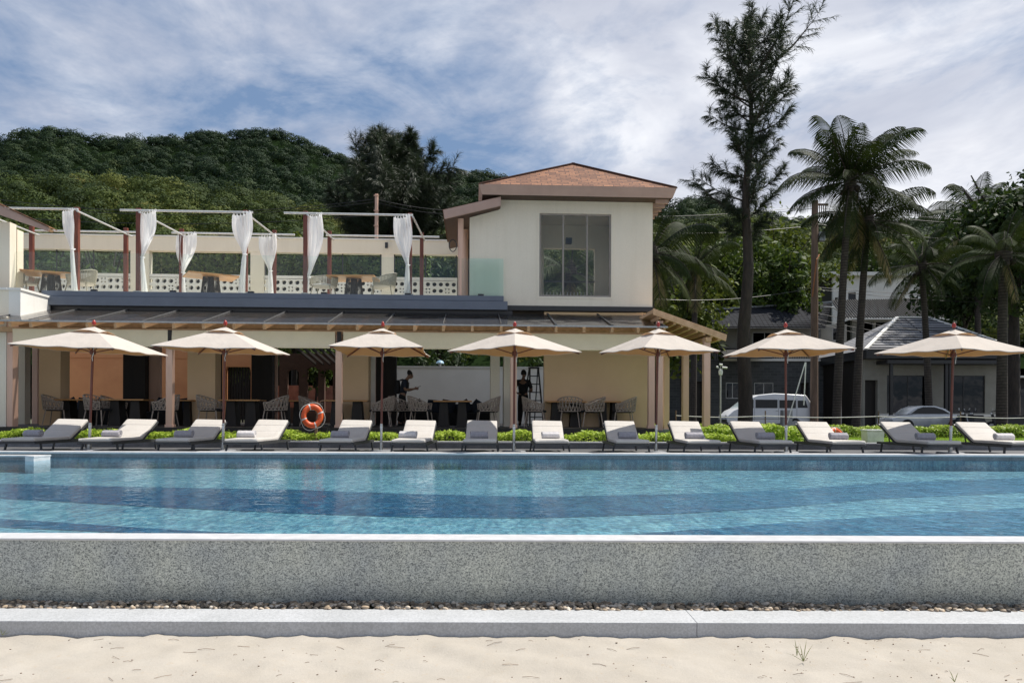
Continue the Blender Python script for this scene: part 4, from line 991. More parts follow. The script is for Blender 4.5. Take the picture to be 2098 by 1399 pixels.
xi = qx(1351, -.1)
for ly in (-.1, 2.3): MB().box((xi-.085, ly-.085, .3), (xi+.085, ly+.085, A.z+sl*(xi-A.x)-th-.05)).build('porch_post', M['post_pink'], pr, bevel=.012)

# ------------------------------------------------------------------ left pavilion
lp = empty('corner_pavilion', (0, BY, 0), BT, 'cream pavilion with shingled slanting roof at the left edge', 'building')
MB().box((-17, .0, -.1), (qx(13, 0, 750), .5, qz(648, 0, 20))).build('front_wall', M['plaster'], lp)
MB().box((qx(14, -.05), -.05, FZ), (qx(26, -.05), .2, qz(652, 0, 20))).build('corner_post', M['post_pink'], lp, bevel=.01)
xw = qx(35, 2.2, 560)
MB().box((-17, 1.6, qz(650, 1.6, 20)), (qx(19, 1.6), 1.9, qz(455, 1.6, 20))).build('upper_wall', M['plaster'], lp)
MB().box((-17, 2.2, TZ-.4), (xw, 2.5, qz(470, 2.2, 20))).build('upper_wall', M['plaster'], lp)
a = Q(101, 467, 1.15); b = Q(-160, 346, 1.15); th = .42
MB().prism([(a.x, 1.15, a.z), (b.x, 1.15, b.z), (b.x, 1.15, b.z-th*1.25), (a.x-.06, 1.15, a.z-.09)], (0, .07, 0)).build('fascia', M['terracotta_trim'], lp)
MB().prism([(a.x-.03, 1.221, a.z-.01), (b.x, 1.221, b.z-.01), (b.x, 1.221, b.z-th), (a.x-.1, 1.221, a.z-.06)], (0, .25, 0)).build('roof_boards', M['wood_tan'], lp)
sh = MB(); sh.prism([(a.x+.02, 1.10, a.z+.004), (b.x, 1.10, b.z+.004), (b.x, 1.10, b.z+.05), (a.x+.02, 1.10, a.z+.03)], (0, .4, 0)); o = sh.build('roof', M['shingle'], lp); roof_uv(o)
# sunlit side parapet running back
p0 = Q(42, 590, .3); p1 = Q(85, 604, 1.7)
zz0 = p0.z
pp = MB(); pp.box((p0.x-.30, .3, qz(658, .3, 40)), (p0.x, 1.69, zz0-.06)); pp.build('side_parapet', M['plaster_white'], lp)
MB().box((p0.x-.33, .26, zz0-.0599), (p0.x+.03, 1.69, zz0)).build('parapet_cap', M['plaster_white'], lp)
MB().box((-17, .3, qz(648, .3, 20)), (p0.x-.301, .55, zz0-.06)).build('front_parapet', M['plaster'], lp)
MB().box((-17, .25, zz0-.0598), (p0.x-.331, .6, zz0+.001)).build('parapet_cap', M['plaster_white'], lp)
cb = MB(); cx_ = qx(27, 2.3, 500); cb.tube([(cx_, 2.36, qz(462, 2.3, 27)), (cx_-.03, 2.35, qz(480, 2.3, 27)), (cx_+.04, 2.35, qz(500, 2.3, 27)), (cx_+.01, 2.34, qz(528, 2.3, 27))], .012, 6); cb.build('cable', M['black_metal'], lp)

# garden wall seen through the restaurant
gw = empty('garden_wall', (0, BY, 0), BT, 'plain white garden wall behind the restaurant, seen between the pillars', 'wall')
yg = 11.0
MB().box((qx(800, yg), yg, 0), (qx(1120, yg), yg+.25, qz(754, yg, 900))).build('wall_face', M['clean_white'], gw)
MB().box((qx(800, yg), yg-.03, qz(754, yg, 900)+.001), (qx(1120, yg), yg+.28, qz(750, yg, 900))).build('wall_cap', M['plaster_white'], gw)
o = empty('outdoor_lamp', B2W((qx(901, 10.9), yg+.1, qz(750, yg, 900))), 0, 'little round pale blue lamp standing on the white garden wall', 'lamp')
MB().lathe([(.05, 0), (.05, .12), (.02, .13)], 12).build('lamp_stem', M['alu'], o); MB().lathe([(0, .26), (.12, .22), (.17, .14), (.15, .12), (0, .12)], 14).build('lamp_shade', pmat('pale_blue_lamp', (.35, .55, .72), .4), o, smooth=True)

# ================================================================== PERGOLA FRAMES on the terrace
yp0, yp1 = 2.35, 4.75
def cabana(idx, fpx, bpx, fro, bro, label):
    # fpx: x of the front posts, bpx: x of the back posts; rods overhang
    t = empty('curtain_pergola', B2W((qx(fpx[-1], yp0, 500), yp0, TZ)), BT, label, 'pergola', 'open timber pergolas on the roof terrace')
    O = Vector((qx(fpx[-1], yp0, 500), yp0, TZ))
    def L(v): return Vector(v)-O
    tops = {}
    for px_ in fpx:
        x = qx(px_, yp0, 500); h = qz(431, yp0, 500); MB().box(L((x-.06, yp0-.06, TZ)), L((x+.06, yp0+.06, h))).build('post', M['wood_red'], t, bevel=.01)
        sh_ = MB().box(L((x-.1, yp0-.1, TZ+.0)), L((x+.1, yp0+.1, TZ+.14))); sh_.build('post_shoe', M['alu'], t)
    for px_ in bpx:
        x = qx(px_, yp1, 520); h = qz(471, yp1, 500); MB().box(L((x-.06, yp1-.06, TZ)), L((x+.06, yp1+.06, h))).build('post', M['wood_red'], t, bevel=.01)
    hf, hb = qz(437, yp0, 500), qz(481, yp1, 500); hm = (hf+hb)/2
    MB().tube([L((qx(fro[0], yp0-.1, 437), yp0-.1, hf)), L((qx(fro[1], yp0-.1, 437), yp0-.1, hf))], .032, 10).build('rod', M['rod'], t, smooth=True)
    MB().tube([L((qx(bro[0], yp1-.1, 480), yp1-.1, hb)), L((qx(bro[1], yp1-.1, 480), yp1-.1, hb))], .032, 10).build('rod', M['rod'], t, smooth=True)
    for a_, b_ in zip(fpx, bpx):
        MB().tube([L((qx(a_, yp0, 437)+.1, yp0-.2, hf-.07)), L((qx(b_, yp1, 480)+.1, yp1+.2, hb-.07))], .026, 10).build('rod', M['rod'], t, smooth=True)
    return hf, hb
hf, hb = cabana(0, (-55, 158), (65, 258), (-120, 160), (72, 300), 'leftmost open timber pergola frame, single curtain on its right front post')
cabana(1, (284, 503), (372, 562), (246, 518), (352, 604), 'middle open timber pergola frame with four white curtains')
cabana(2, (626, 840), (675, 864), (582, 846), (668, 900), 'rightmost open timber pergola frame next to the tower')

def curtain(px, topw, tiepx, tiepy, botpx, botw, ly, ztop, label, loc_z=None, spread=1.0, blow=0, zbot=None, seed=0):
    zbot = TZ+.02 if zbot is None else zbot
    r_ = random.Random(seed); xt_ = qx(px, ly, 480); xe = qx(tiepx, ly, 550); xb2 = qx(botpx, ly, 590); zt2 = qz(tiepy, ly, 500); W = topw/F*(BY+ly)*1.2
    ht = (ztop-zt2)/(ztop-zbot); W2 = botw/F*(BY+ly)*1.2
    c0 = Vector((xt_, ly, zbot)); o = empty('curtain', B2W(c0), BT-R(28), label, 'curtain', 'white voile curtains tied to the pergola posts')
    ph = [r_.uniform(0, 6) for _ in range(5)]
    def fn(u, v):
        z = ztop+(zbot-ztop)*v
        if v < ht:
            k = v/ht; s_ = k*k*(3-2*k); cx_ = xt_*(1-k**1.6)+xe*k**1.6; wd = W*(1+.10*math.sin(math.pi*k)*spread)*(1-s_**2.2)+.085*s_**2.2
            sag = -.05*math.sin(math.pi*u)*(1-k)
        else:
            k = (v-ht)/(1-ht); cx_ = xe+(xb2-xe)*k; wd = .085+(W2-.085)*k**.7; sag = 0
        fold = (.026*(1-.4*min(1, v*1.2))*math.sin(u*2*math.pi*5+ph[0]+1.5*v)+.02*math.sin(u*2*math.pi*11+ph[1]+2*v))
        if v > ht: fold *= .7
        near = math.exp(-((v-ht)/.05)**2); fold *= 1-.4*near
        bulge = blow*math.sin(math.pi*min(1, v/ht))*.25 if v < ht else 0
        x = cx_+(u-.5)*wd+bulge+.012*math.sin(u*17+v*9); return (x-xt_, fold*1.3-.02, z-zbot+sag)
    MB().grid(fn, 70, 44).build('drape', M['curtain'], o, smooth=True, fix=False)
    MB().tube([(xe-xt_+.06*math.cos(a_), .07*math.sin(a_), zt2-zbot+.01*math.sin(a_*2)) for a_ in [2*math.pi*i/12 for i in range(13)]], .012, 6).build('tie_band', M['curtain'], o)
    tb = MB()
    for i in range(6):
        x = -W/2+W*(i+.5)/6; tb.tube([(x, .0, ztop-zbot-.05), (x+.01, .04, ztop-zbot+.045), (x+.02, -.03, ztop-zbot+.045), (x+.015, -.01, ztop-zbot-.05)], .008, 5)
    tb.build('tab_ties', M['curtain'], o)
    return o
yc = yp0-.10
curtain(140, 27, 154, 517, 162, 14, yc, hf-.04, 'white curtain left of the first tall pergola post', seed=1)
curtain(304, 40, 286, 529, 291, 18, yc, hf-.04, 'wide white curtain on the front left post of the middle pergola', seed=2, blow=.25)
curtain(382, 46, 373, 560, 370, 20, yp1-.1, hb-.04, 'shorter full white curtain on the back left post of the middle pergola', seed=3)
curtain(495, 43, 504, 522, 495, 15, yc, hf-.04, 'white curtain wrapped around the front right post of the middle pergola', seed=4)
curtain(550, 36, 556, 555, 560, 14, yp1-.1, hb-.04, 'shorter white curtain on the back right post of the middle pergola', seed=5)
curtain(647, 28, 628, 565, 618, 18, yc, hf-.04, 'large billowing white curtain above the white rope armchair', seed=6, blow=.3, spread=3.5)
curtain(823, 33, 838, 540, 837, 14, yc, hf-.04, 'white curtain nearest the tower', seed=7, spread=1.6)
o = empty('wall_spotlight', B2W((qx(792, yr-.1, 500), yr-.12, qz(503, yr-.1, 790))), BT, 'small black spotlight on the terrace beam', 'light')
MB().box((-.05, -.04, -.1), (.05, .04, .1)).build('lamp_body', M['black_metal'], o, bevel=.015); MB().tube([(0, .03, .02), (0, .12, .02)], .015, 6).build('bracket', M['black_metal'], o)
o = empty('hanging_cable_coil', B2W((qx(928, 1.9, 505), 1.8, qz(505, 1.9, 928))), BT, 'dark cable coil hanging beside the tower post', 'cable')
MB().tube([(.11*math.cos(a_), .02*math.sin(3*a_), .17*math.sin(a_)) for a_ in [2*math.pi*i/24 for i in range(25)]], .014, 6).build('coil', M['black_metal'], o)

# ================================================================== FURNITURE
def rbox(x0, x1, y0, y1, z0, z1): return MB().box((x0, y0, z0), (x1, y1, z1))
def profile_cushion(L_, t, W, grooves, rnd_=.03):
    """cushion lying along +Y, thickness t, width W, with stitched grooves across"""
    mb = MB(); n = 60
    def fn(u, v):   # u around cross-section, v along length
        y = L_*v; e = min(y, L_-y); er = min(1, e/rnd_); er = math.sqrt(max(0, 1-(1-er)**2))
        g = sum(math.exp(-((y-gg)/.008)**2) for gg in grooves)
        a = 2*math.pi*u; c, s_ = math.cos(a), math.sin(a); p = .16
        x = math.copysign(abs(c)**p, c)*(W/2-.002*(1-er)*8); z = math.copysign(abs(s_)**.35, s_)*t/2*(.25+.75*er)*(1-.28*g)
        z += .006*math.sin(x*5+y*4)*max(0, s_)
        return (x, y, z+t/2)
    mb.grid(fn, 48, n)
    k = len(mb.v); m_ = 49
    mb.add([], [])
    mb.f.append(tuple(range(48))[::-1]); mb.mi.append(0); mb.f.append(tuple(n*m_+i for i in range(48))); mb.mi.append(0)
    return mb
def make_lounger():
    t = empty('sun_lounger'); W = .70
    fr = MB(); 
    for sx_ in (-1, 1): fr.bar((sx_*W/2, 0, .20), (sx_*W/2, 2.0, .20), .035, .05)
    for y in (0, .65, 1.25, 2.0): fr.bar((-W/2, y, .20), (W/2, y, .20), .035, .04)
    for i in range(7): fr.bar((-W/2+.02, .1+i*.17, .222), (W/2-.02, .1+i*.17, .222), .05, .008)
    fr.build('frame', M['dark_frame'], t, bevel=.006)
    for sx_ in (-1, 1):
        for y in (.18, 1.80): MB().bar((sx_*(W/2-.0), y, .18), (sx_*(W/2+.03), y-.02, 0), .035, .035).build('leg', M['dark_frame'], t, bevel=.004)
    o = profile_cushion(1.27, .075, W-.02, (.42, .84)).build('seat_cushion', M['cushion'], t, smooth=True); o.location = (0, -.02, .228)
    bk = empty('backrest', (0, 1.24, .225)); bk.parent = t; bk.rotation_euler = (R(29.5), 0, 0); KIDS.setdefault(t.name, []).append(bk)
    o = profile_cushion(.80, .075, W-.02, (.26, .53)).build('back_cushion', M['cushion'], bk, smooth=True)
    bf = MB()
    for sx_ in (-1, 1): bf.bar((sx_*(W/2-.01), 0, -.015), (sx_*(W/2-.01), .80, -.015), .03, .03)
    bf.bar((-W/2, .80, -.015), (W/2, .80, -.015), .03, .03); bf.box((-W/2+.02, .02, -.012), (W/2-.02, .78, -.004))
    bf.build('back_frame', M['dark_frame'], bk)
    MB().bar((-.25, 1.65, .2), (-.25, 1.72, .46), .02).build('support_strut', M['dark_frame'], t)
    return t
# spiral rolled towel
def make_towel(m):
    t = empty('rolled_towel'); mb = MB(); L_ = .37; turns = 3.2; n = 84
    out = []; 
    for i in range(n+1):
        a = turns*2*math.pi*i/n; r = .016+.066*i/n; out.append((math.cos(a)*r, math.sin(a)*r*.92))
    def fn(u, v):
        i = u*n; k = min(int(i), n-1); f = i-k; y = out[k][0]*(1-f)+out[k+1][0]*f; z = out[k][1]*(1-f)+out[k+1][1]*f
        x = (v-.5)*L_*(1+.03*math.sin(u*40)); q = 1+.03*math.sin(v*21+u*5)
        return (x, y*q, z*q+.076)
    mb.grid(fn, n, 14); o = mb.build('terry_roll', m, t, smooth=True, fix=False)
    sol = o.modifiers.new('thick', 'SOLIDIFY'); sol.thickness = .012; sol.offset = 0
    core = MB(); core.tube([(-L_/2+.012, 0, .076), (L_/2-.012, 0, .076)], .066, 20); core.build('inner_folds', m, t, smooth=True)
    return t
LP = [148, 289, 430, 555, 728, 860, 990, 1122, 1269, 1399, 1530, 1663, 1838, 1990]
ordn = ['leftmost', 'second', 'third', 'fourth', 'fifth', 'sixth', 'seventh', 'eighth', 'ninth', 'tenth', 'eleventh', 'twelfth', 'thirteenth', 'last']
lside = ['left of the first umbrella pole', 'right of the first umbrella pole', 'left of the second umbrella pole', 'right of the second umbrella pole, beside the big lifebuoy',
 'left of the third umbrella pole', 'right of the third umbrella pole', 'left of the fourth umbrella pole', 'right of the fourth umbrella pole',
 'left of the fifth umbrella pole', 'right of the fifth umbrella pole', 'left of the sixth umbrella pole', 'right of the sixth umbrella pole', 'left of the last umbrella pole', 'right of the last umbrella pole at the photo edge']
protoL = make_lounger(); protoT = make_towel(M['towel_grey']); protoT2 = make_towel(M['towel_pale'])
ps = {14}
pale_used = False
for i, px_ in enumerate(LP):
    x = (px_-CX)/F*16.8; o = protoL if i == 0 else copy_tree(protoL)
    o.location = (x, 14.95, 0); o.rotation_euler = (0, 0, R(random.uniform(-1.2, 1.2)))
    o['label'] = 'off-white cushioned sun lounger '+lside[i]; o['category'] = 'sun lounger'; o['group'] = 'sun loungers lined up along the pool'
TW = [68, 229, 377, 505, 697, 836, 982, 1128, 1285, 1422, 1568, 1718, 1896, 2057]
for i, px_ in enumerate(TW):
    pale = i in (3, 5, 7, 13)
    if pale: o = protoT2 if not pale_used else copy_tree(protoT2); pale_used = True
    else: o = protoT if i == 0 else copy_tree(protoT)
    x = (px_-CX)/F*15.62; o.location = (x, 15.62, .300); o.rotation_euler = (0, 0, R(random.uniform(-7, 7)))
    o['label'] = ('pale' if pale else 'grey')+' rolled towel on the lounger '+lside[i].replace(', beside the big lifebuoy', '').replace(' at the photo edge', ''); o['category'] = 'towel'; o['group'] = 'rolled towels on the sun loungers'

# umbrellas
def make_umbrella():
    t = empty('parasol'); H = 2.68; hw = 1.10; eb = 2.17
    MB().tube([(0, 0, .55), (0, 0, H)], .026, 14).build('pole', M['wood_red'], t, smooth=True)
    st = MB(); st.lathe([(.030, .0), (.030, .60), (.028, .601), (0, .601)], 14); st.lathe([(.0, .19), (.042, .19), (.046, .14), (.046, .0)], 14); st.lathe([(.05, .56), (.033, .57), (.033, .50), (.036, .49)], 14)
    st.build('steel_sleeve', M['steel'], t, smooth=True)
    bs = MB(); bs.lathe([(.0, .04), (.26, .035), (.28, .02), (.28, 0), (0, 0)], 28); bs.build('base_plate', M['granite_dark'], t, smooth=True)
    fi = MB(); fi.lathe([(0, .115), (.014, .108), (.030, .085), (.044, .05), (.038, .012), (.02, 0), (0, 0)], 16, (0, 0, H+.02)); fi.build('finial', pmat('red_lacquer', (.36, .03, .02), .3), t, smooth=True)
    # canopy: four panels with hip ridges, edges sagging a little
    def cfn(s0, nrm_):
        def fn(u, v):
            # v 0 at the vent ring, 1 at the edge
            k = .18+.82*v; a = (u*2-1)*k*hw; d = k*hw
            z = H-.02-(H-.02-eb)*(k**.93) - .020*math.sin(math.pi*u)*k*(1-.15*k) ; z += .012*math.sin(u*19+v*5)*(1-abs(u*2-1))*v
            d -= .05*math.sin(math.pi*u)*k**3
            x, y = (a, -d); c, s_ = math.cos(s0), math.sin(s0); return (x*c-y*s_, x*s_+y*c, z)
        return fn
    cp = MB()
    for q in range(4): cp.grid(cfn(q*math.pi/2, 0), 24, 18)
    o = cp.build('canopy', M['parasol'], t, smooth=True, fix=False)
    shade_mb = MB()  # extra layer added below the canvas to carry the painted underside shade
    for q in range(4):
        f0_ = cfn(q*math.pi/2, 0)
        shade_mb.grid(lambda u, v, f0_=f0_: (f0_(u, v)[0]*.995, f0_(u, v)[1]*.995, f0_(u, v)[2]-.007), 24, 18)
    shade_mb.build('canopy_underside_shade', M['underside_tan'], o, smooth=True, fix=False)
    hem = MB()
    for q in range(4):
        f_ = cfn(q*math.pi/2, 0)
        def hf_(u, v, f_=f_): p = f_(u, 1.0); return (p[0], p[1], p[2]-.014*v)
        hem.grid(hf_, 24, 1)
    hem.build('canopy_hem', M['parasol'], o, smooth=True, fix=False)
    # vent cap
    vc = MB()
    for q in range(4):
        s0 = q*math.pi/2
        def vf2(u, v, s0=s0):
            k = .02+.27*v; a = (u*2-1)*k*hw; d = k*hw; z = H-.010-.57*k*.92+(.05*math.sin(math.pi*u)*v**2)
            c, s_ = math.cos(s0), math.sin(s0); return (a*c+d*s_, a*s_-d*c, z)
        vc.grid(vf2, 16, 8)
    vc.build('vent_cap', M['parasol'], t, smooth=True, fix=False)
    # ribs and struts
    hub = MB(); hub.lathe([(0, .05), (.055, .05), (.06, .0), (.055, -.05), (0, -.05)], 12, (0, 0, 2.12)); hub.build('runner_hub', M['wood_red'], t, smooth=True)
    for q in (1, 3, 5, 7):
        a = q*math.pi/4; rl_ = hw*(math.sqrt(2) if q % 2 else 1)*.985; dv = Vector((math.cos(a), math.sin(a), 0))
        zE = eb+.0-(.045 if q % 2 == 0 else .02)
        r_ = MB().bar(dv*.04+Vector((0, 0, H-.10)), dv*rl_*.98+Vector((0, 0, zE-.022)), .020, .030).build('rib', M['wood_red'], t)
        MB().bar(dv*.05+Vector((0, 0, 2.12)), dv*rl_*.48+Vector((0, 0, H-.13-(H-eb)*.46)), .016, .022).build('strut', M['wood_red'], r_)
    rp = MB(); rp.tube([(.03, -.03, 2.22), (.045, -.045, 2.1), (.02, -.05, 2.0), (.03, -.04, 1.93)], .008, 6); rp.build('pull_cord', M['rope_white'], t)
    return t
UM = [(183, -2, 'first cream parasol from the left', .99, (2.3, .6)), (457, -1, 'second cream parasol from the left, beside the lifebuoy', .97, (1.3, 1.0)), (781, 2, 'third cream parasol from the left, near the person looking at a phone', .87, (.4, -1.2)),
      (1053, 45, 'fourth cream parasol, turned corner-on to the viewer', .93, (.3, 0)), (1344, 22, 'fifth cream parasol, in front of the plain wall and porch posts', .84, (.4, 1)), (1611, 3, 'sixth cream parasol, in front of the white van', .93, (-.5, 0)), (1947, 20, 'rightmost cream parasol, in front of the house with dark windows', .98, (.2, 1.5))]
pu = make_umbrella()
for i, (px_, rz, lb, sc_, tl) in enumerate(UM):
    o = pu if i == 0 else copy_tree(pu); o.location = ((px_-CX)/F*15.9, 15.9, 0); o.rotation_euler = (R(tl[1]), R(tl[0]), R(rz)); o.scale = (sc_, sc_, 1)
    o['label'] = lb; o['category'] = 'umbrella'; o['group'] = 'cream parasols along the pool'

# woven dining chair: barrel shell, facing +Y locally (back at -Y)
def make_chair(wm, fm, vertical=False, cush='seat_dark'):
    t = empty('woven_armchair'); rx, ry = .30, .29
    def hz(a): c = math.cos(a); return .44, .64+.20*max(0, (c+.25)/1.25)**.9
    def sp(a, k, off=0):    # a = 0 at the back
        lo, hi = hz(a); fl_ = 1+.13*k; r1, r2 = (rx+off)*fl_, (ry+off)*fl_
        return Vector((math.sin(a)*r1, -math.cos(a)*r2*1.04, lo+(hi-lo)*k))
    am = R(128); rim = MB()
    rim.tube([sp(am*(i/16-1), 1) for i in range(33)], .016, 8)
    rim.tube([sp(am*(i/16-1), 0) for i in range(33)], .014, 8)
    for s_ in (-1, 1): rim.tube([sp(am*s_, 0), sp(am*s_, 1)], .015, 8)
    fo = rim.build('frame', fm, t, smooth=True)
    wv = MB()
    if vertical:
        for i in range(44):
            a = am*(2*(i+.5)/44-1); wv.tube([sp(a, 0), sp(a, .5, .006), sp(a, 1)], .0115, 5)
    else:
        nn_ = 15
        for i in range(nn_):
            a = am*(2*(i+.5)/nn_-1)
            for sg in (-1, 1):
                pts = []
                for k in range(5):
                    aa = a+sg*(k/4-.5)*.30
                    if abs(aa) <= am: pts.append(sp(aa, k/4, .006*sg))
                if len(pts) > 1: wv.tube(pts, .0115, 5)
        for k in (.28, .56, .80): wv.tube([sp(am*(i/16-1), k, .009) for i in range(33)], .007, 5)
    wv.build('woven_back', wm, t, smooth=True)
    st = MB(); st.lathe([(0, .47), (.20, .475), (.27, .46), (.285, .43), (.27, .40), (0, .395)], 24); st.build('seat', M[cush], t, smooth=True)
    for sx_, sy_ in ((-1, -1), (1, -1), (-1, 1), (1, 1)):
        MB().tube([(sx_*.20, sy_*.20, .42), (sx_*.255, sy_*.26, 0)], [.016, .011], 8).build('leg', fm, t, smooth=True)
    return t
protoC = make_chair(M['weave'], M['weave'])
CH = [ # px, ly, facing (deg), label
 (118, 2.1, -80, 'woven armchair under the leftmost end of the dining row'), (203, 1.6, -100, 'woven rope armchair behind the first umbrella pole'), (237, 3.0, -80, 'woven armchair just right of the first umbrella pole, deeper inside'),
 (337, 1.6, 95, 'woven rope armchair in front of the second building post'), (433, 1.6, -95, 'woven rope armchair left of the second umbrella pole'), (562, 1.6, 95, 'woven rope armchair left of the big lifebuoy'),
 (640, 2.2, -90, 'dark woven armchair behind the big lifebuoy'), (780, 1.6, 92, 'woven rope armchair behind the third umbrella pole'), (822, 2.7, -60, 'woven armchair directly below the person with the phone'), (863, 1.6, -100, 'woven rope armchair left of the orange-lit table'),
 (997, 1.6, 95, 'woven rope armchair left of the fourth umbrella pole'), (1097, 1.6, -100, 'woven rope armchair below the stepladder'), (1212, 1.5, 90, 'woven rope armchair in front of the plain wall'), (1276, 1.5, 85, 'rightmost woven rope armchair against the plain wall'), (1168, 1.75, -10, 'woven armchair tucked behind the table by the plain wall')]
for i, (px_, ly, fa, lb) in enumerate(CH):
    o = protoC if i == 0 else copy_tree(protoC); o.location = B2W((qx(px_, ly, 850), ly, FZ)); o.rotation_euler = (0, 0, R(fa)+BT); o.scale = (1.15, 1.15, 1.06)
    o['label'] = lb; o['category'] = 'chair'; o['group'] = 'woven dining armchairs on the ground floor'
def make_table():
    t = empty('dining_table'); MB().box((-.62, -.36, .725), (.62, .36, .765)).build('tabletop', M['wood_top'], t, bevel=.006)
    for s_ in (-1, 1): MB().prism([(s_*.30-.12, -.2, .724), (s_*.30+.12, -.2, .724), (s_*.30+.18, -.2, 0), (s_*.30-.18, -.2, 0)], (0, .4, 0)).build('pedestal', M['dark_wood'], t)
    return t
pt = make_table()
TB = [(160, 2.3, .8, 'dining table at the left end behind the first umbrella'), (262, 1.9, .95, 'dining table between the first two building posts'), (375, 2.6, .6, 'darker dining table behind the second building post'), (497, 1.9, .95, 'dining table behind the second umbrella pole'),
      (598, 2.6, .6, 'narrow dining table left of the big lifebuoy'), (712, 1.9, 1.0, 'dining table at the foot of the third building post'), (928, 1.9, .9, 'dining table below the row of cushions'), (1158, 1.9, .95, 'long dining table in front of the plain wall'), (1246, 1.72, .5, 'small dining table between the two rightmost chairs')]
for i, (px_, ly, sx_, lb) in enumerate(TB):
    o = pt if i == 0 else copy_tree(pt); o.location = B2W((qx(px_, ly, 830), ly, FZ)); o.rotation_euler = (0, 0, BT); o.scale = (sx_, 1, 1)
    o['label'] = lb; o['category'] = 'table'; o['group'] = 'oak dining tables on the ground floor'
# benches with scatter cushions
def bench(pa, pb, ly, label):
    c = B2W((qx((pa+pb)/2, ly), ly, FZ)); t = empty('banquette', c, BT, label, 'bench', 'dark banquettes deep inside the restaurant'); hw_ = (qx(pb, ly)-qx(pa, ly))/2
    MB().box((-hw_, -.3, .0), (hw_, .3, .42)).build('seat', M['seat_dark'], t, bevel=.03); MB().box((-hw_, .3001, 0), (hw_, .42, .72)).build('backrest', M['seat_dark'], t, bevel=.03)
bench(140, 252, 4.6, 'long dark banquette before the left pink wall'); bench(820, 1010, 4.9, 'long dark banquette in front of the white garden wall'); bench(300, 383, 4.6, 'dark banquette beside the second building post')
def make_cushion():
    t = empty('scatter_cushion'); 
    def fn(u, v): 
        a, b = u*2-1, v*2-1; e = (1-a**4)*(1-b**4); return (a*.24*(1-.06*b*b), 0, b*.22*(1-.06*a*a)+.22), e
    mb = MB()
    for s_ in (-1, 1): mb.grid(lambda u, v, s_=s_: (fn(u, v)[0][0], s_*.075*max(0, fn(u, v)[1])**.6, fn(u, v)[0][2]), 12, 12)
    mb.build('cover', M['shirt_navy'], t, smooth=True, fix=False); MB().tube([(-.225, 0, .01), (.225, 0, .01), (.225, 0, .43), (-.225, 0, .43), (-.225, 0, .01)], .006, 5).build('piping', M['dark_wood'], t); return t
pc = make_cushion()
SC = [(167, 4.75, 8, 'squarish dark cushion left of the first umbrella pole'), (193, 4.75, 40, 'tilted dark cushion behind the first umbrella pole'), (147, 4.8, -30, 'dark cushion slumped at the left pink wall corner'), (325, 4.75, 20, 'dark cushion left of the second building post'), (372, 4.75, -10, 'dark cushion right of the second building post'),
      (858, 5.0, -25, 'dark cushion beside the person with the phone'), (888, 5.0, 5, 'flat dark cushion left of centre below the white garden wall'), (915, 5.0, 12, 'middle dark cushion below the white garden wall'), (958, 5.0, -32, 'pointed dark cushion right of the middle one'), (972, 5.05, 35, 'rightmost pointed dark cushion below the white garden wall')]
for i, (px_, ly, rz, lb) in enumerate(SC):
    o = pc if i == 0 else copy_tree(pc); o.location = B2W((qx(px_, ly, 815), ly+.1, FZ+.42)); o.rotation_euler = (R(-8), R(rz), BT); o['label'] = lb; o['category'] = 'cushion'; o['group'] = 'dark scatter cushions on the banquettes'

# terrace lounge chairs and tables
p2 = make_chair(M['weave_cream'], M['weave_cream'], True, 'cushion')
for i, (px_, ly, fa, mt, lb) in enumerate([(48, 2.9, -95, 0, 'olive grey rope armchair at the left end of the terrace'), (165, 2.9, 95, 0, 'cream rope armchair behind the first white curtain'), (663, 2.8, 175, 0, 'cream rope armchair below the billowing curtain'), (783, 2.8, 95, 0, 'cream rope armchair right of the terrace table near the tower')]):
    o = p2 if i == 0 else copy_tree(p2); o.location = B2W((qx(px_, ly, 585), ly, TZ)); o.rotation_euler = (0, 0, R(fa)+BT); o.scale = (1.28, 1.28, 1.0)
    o['label'] = lb; o['category'] = 'chair'; o['group'] = 'rope armchairs on the roof terrace'
def make_ttable():
    t = empty('terrace_table'); MB().box((-.72, -.5, .68), (.72, .5, .72)).build('tabletop', M['wood_top'], t, bevel=.006)
    b_ = MB(); 
    for i in range(40):
        a = 2*math.pi*i/40; b_.tube([(math.cos(a)*.22, math.sin(a)*.22, .68), (math.cos(a+.12)*.30, math.sin(a+.12)*.30, .0)], .010, 5)
    b_.tube([(math.cos(a)*.30, math.sin(a)*.30, .01) for a in [2*math.pi*i/24 for i in range(25)]], .012, 6); b_.build('woven_pedestal', M['weave_dark'], t)
    MB().lathe([(0, .67), (.09, .67), (.12, .05), (0, .05)], 20).build('pedestal_core', M['black_metal'], t, smooth=True); return t
p3 = make_ttable()
for i, (px_, lb) in enumerate([(105, 'wooden terrace table at the left end'), (432, 'wooden terrace table between the middle curtains'), (725, 'wooden terrace table between two rope armchairs')]):
    o = p3 if i == 0 else copy_tree(p3); o.location = B2W((qx(px_, 2.9, 585), 2.9, TZ)); o.rotation_euler = (0, 0, BT+R((20, 30, -5)[i])); o['label'] = lb; o['category'] = 'table'; o['group'] = 'wooden tables on the roof terrace'

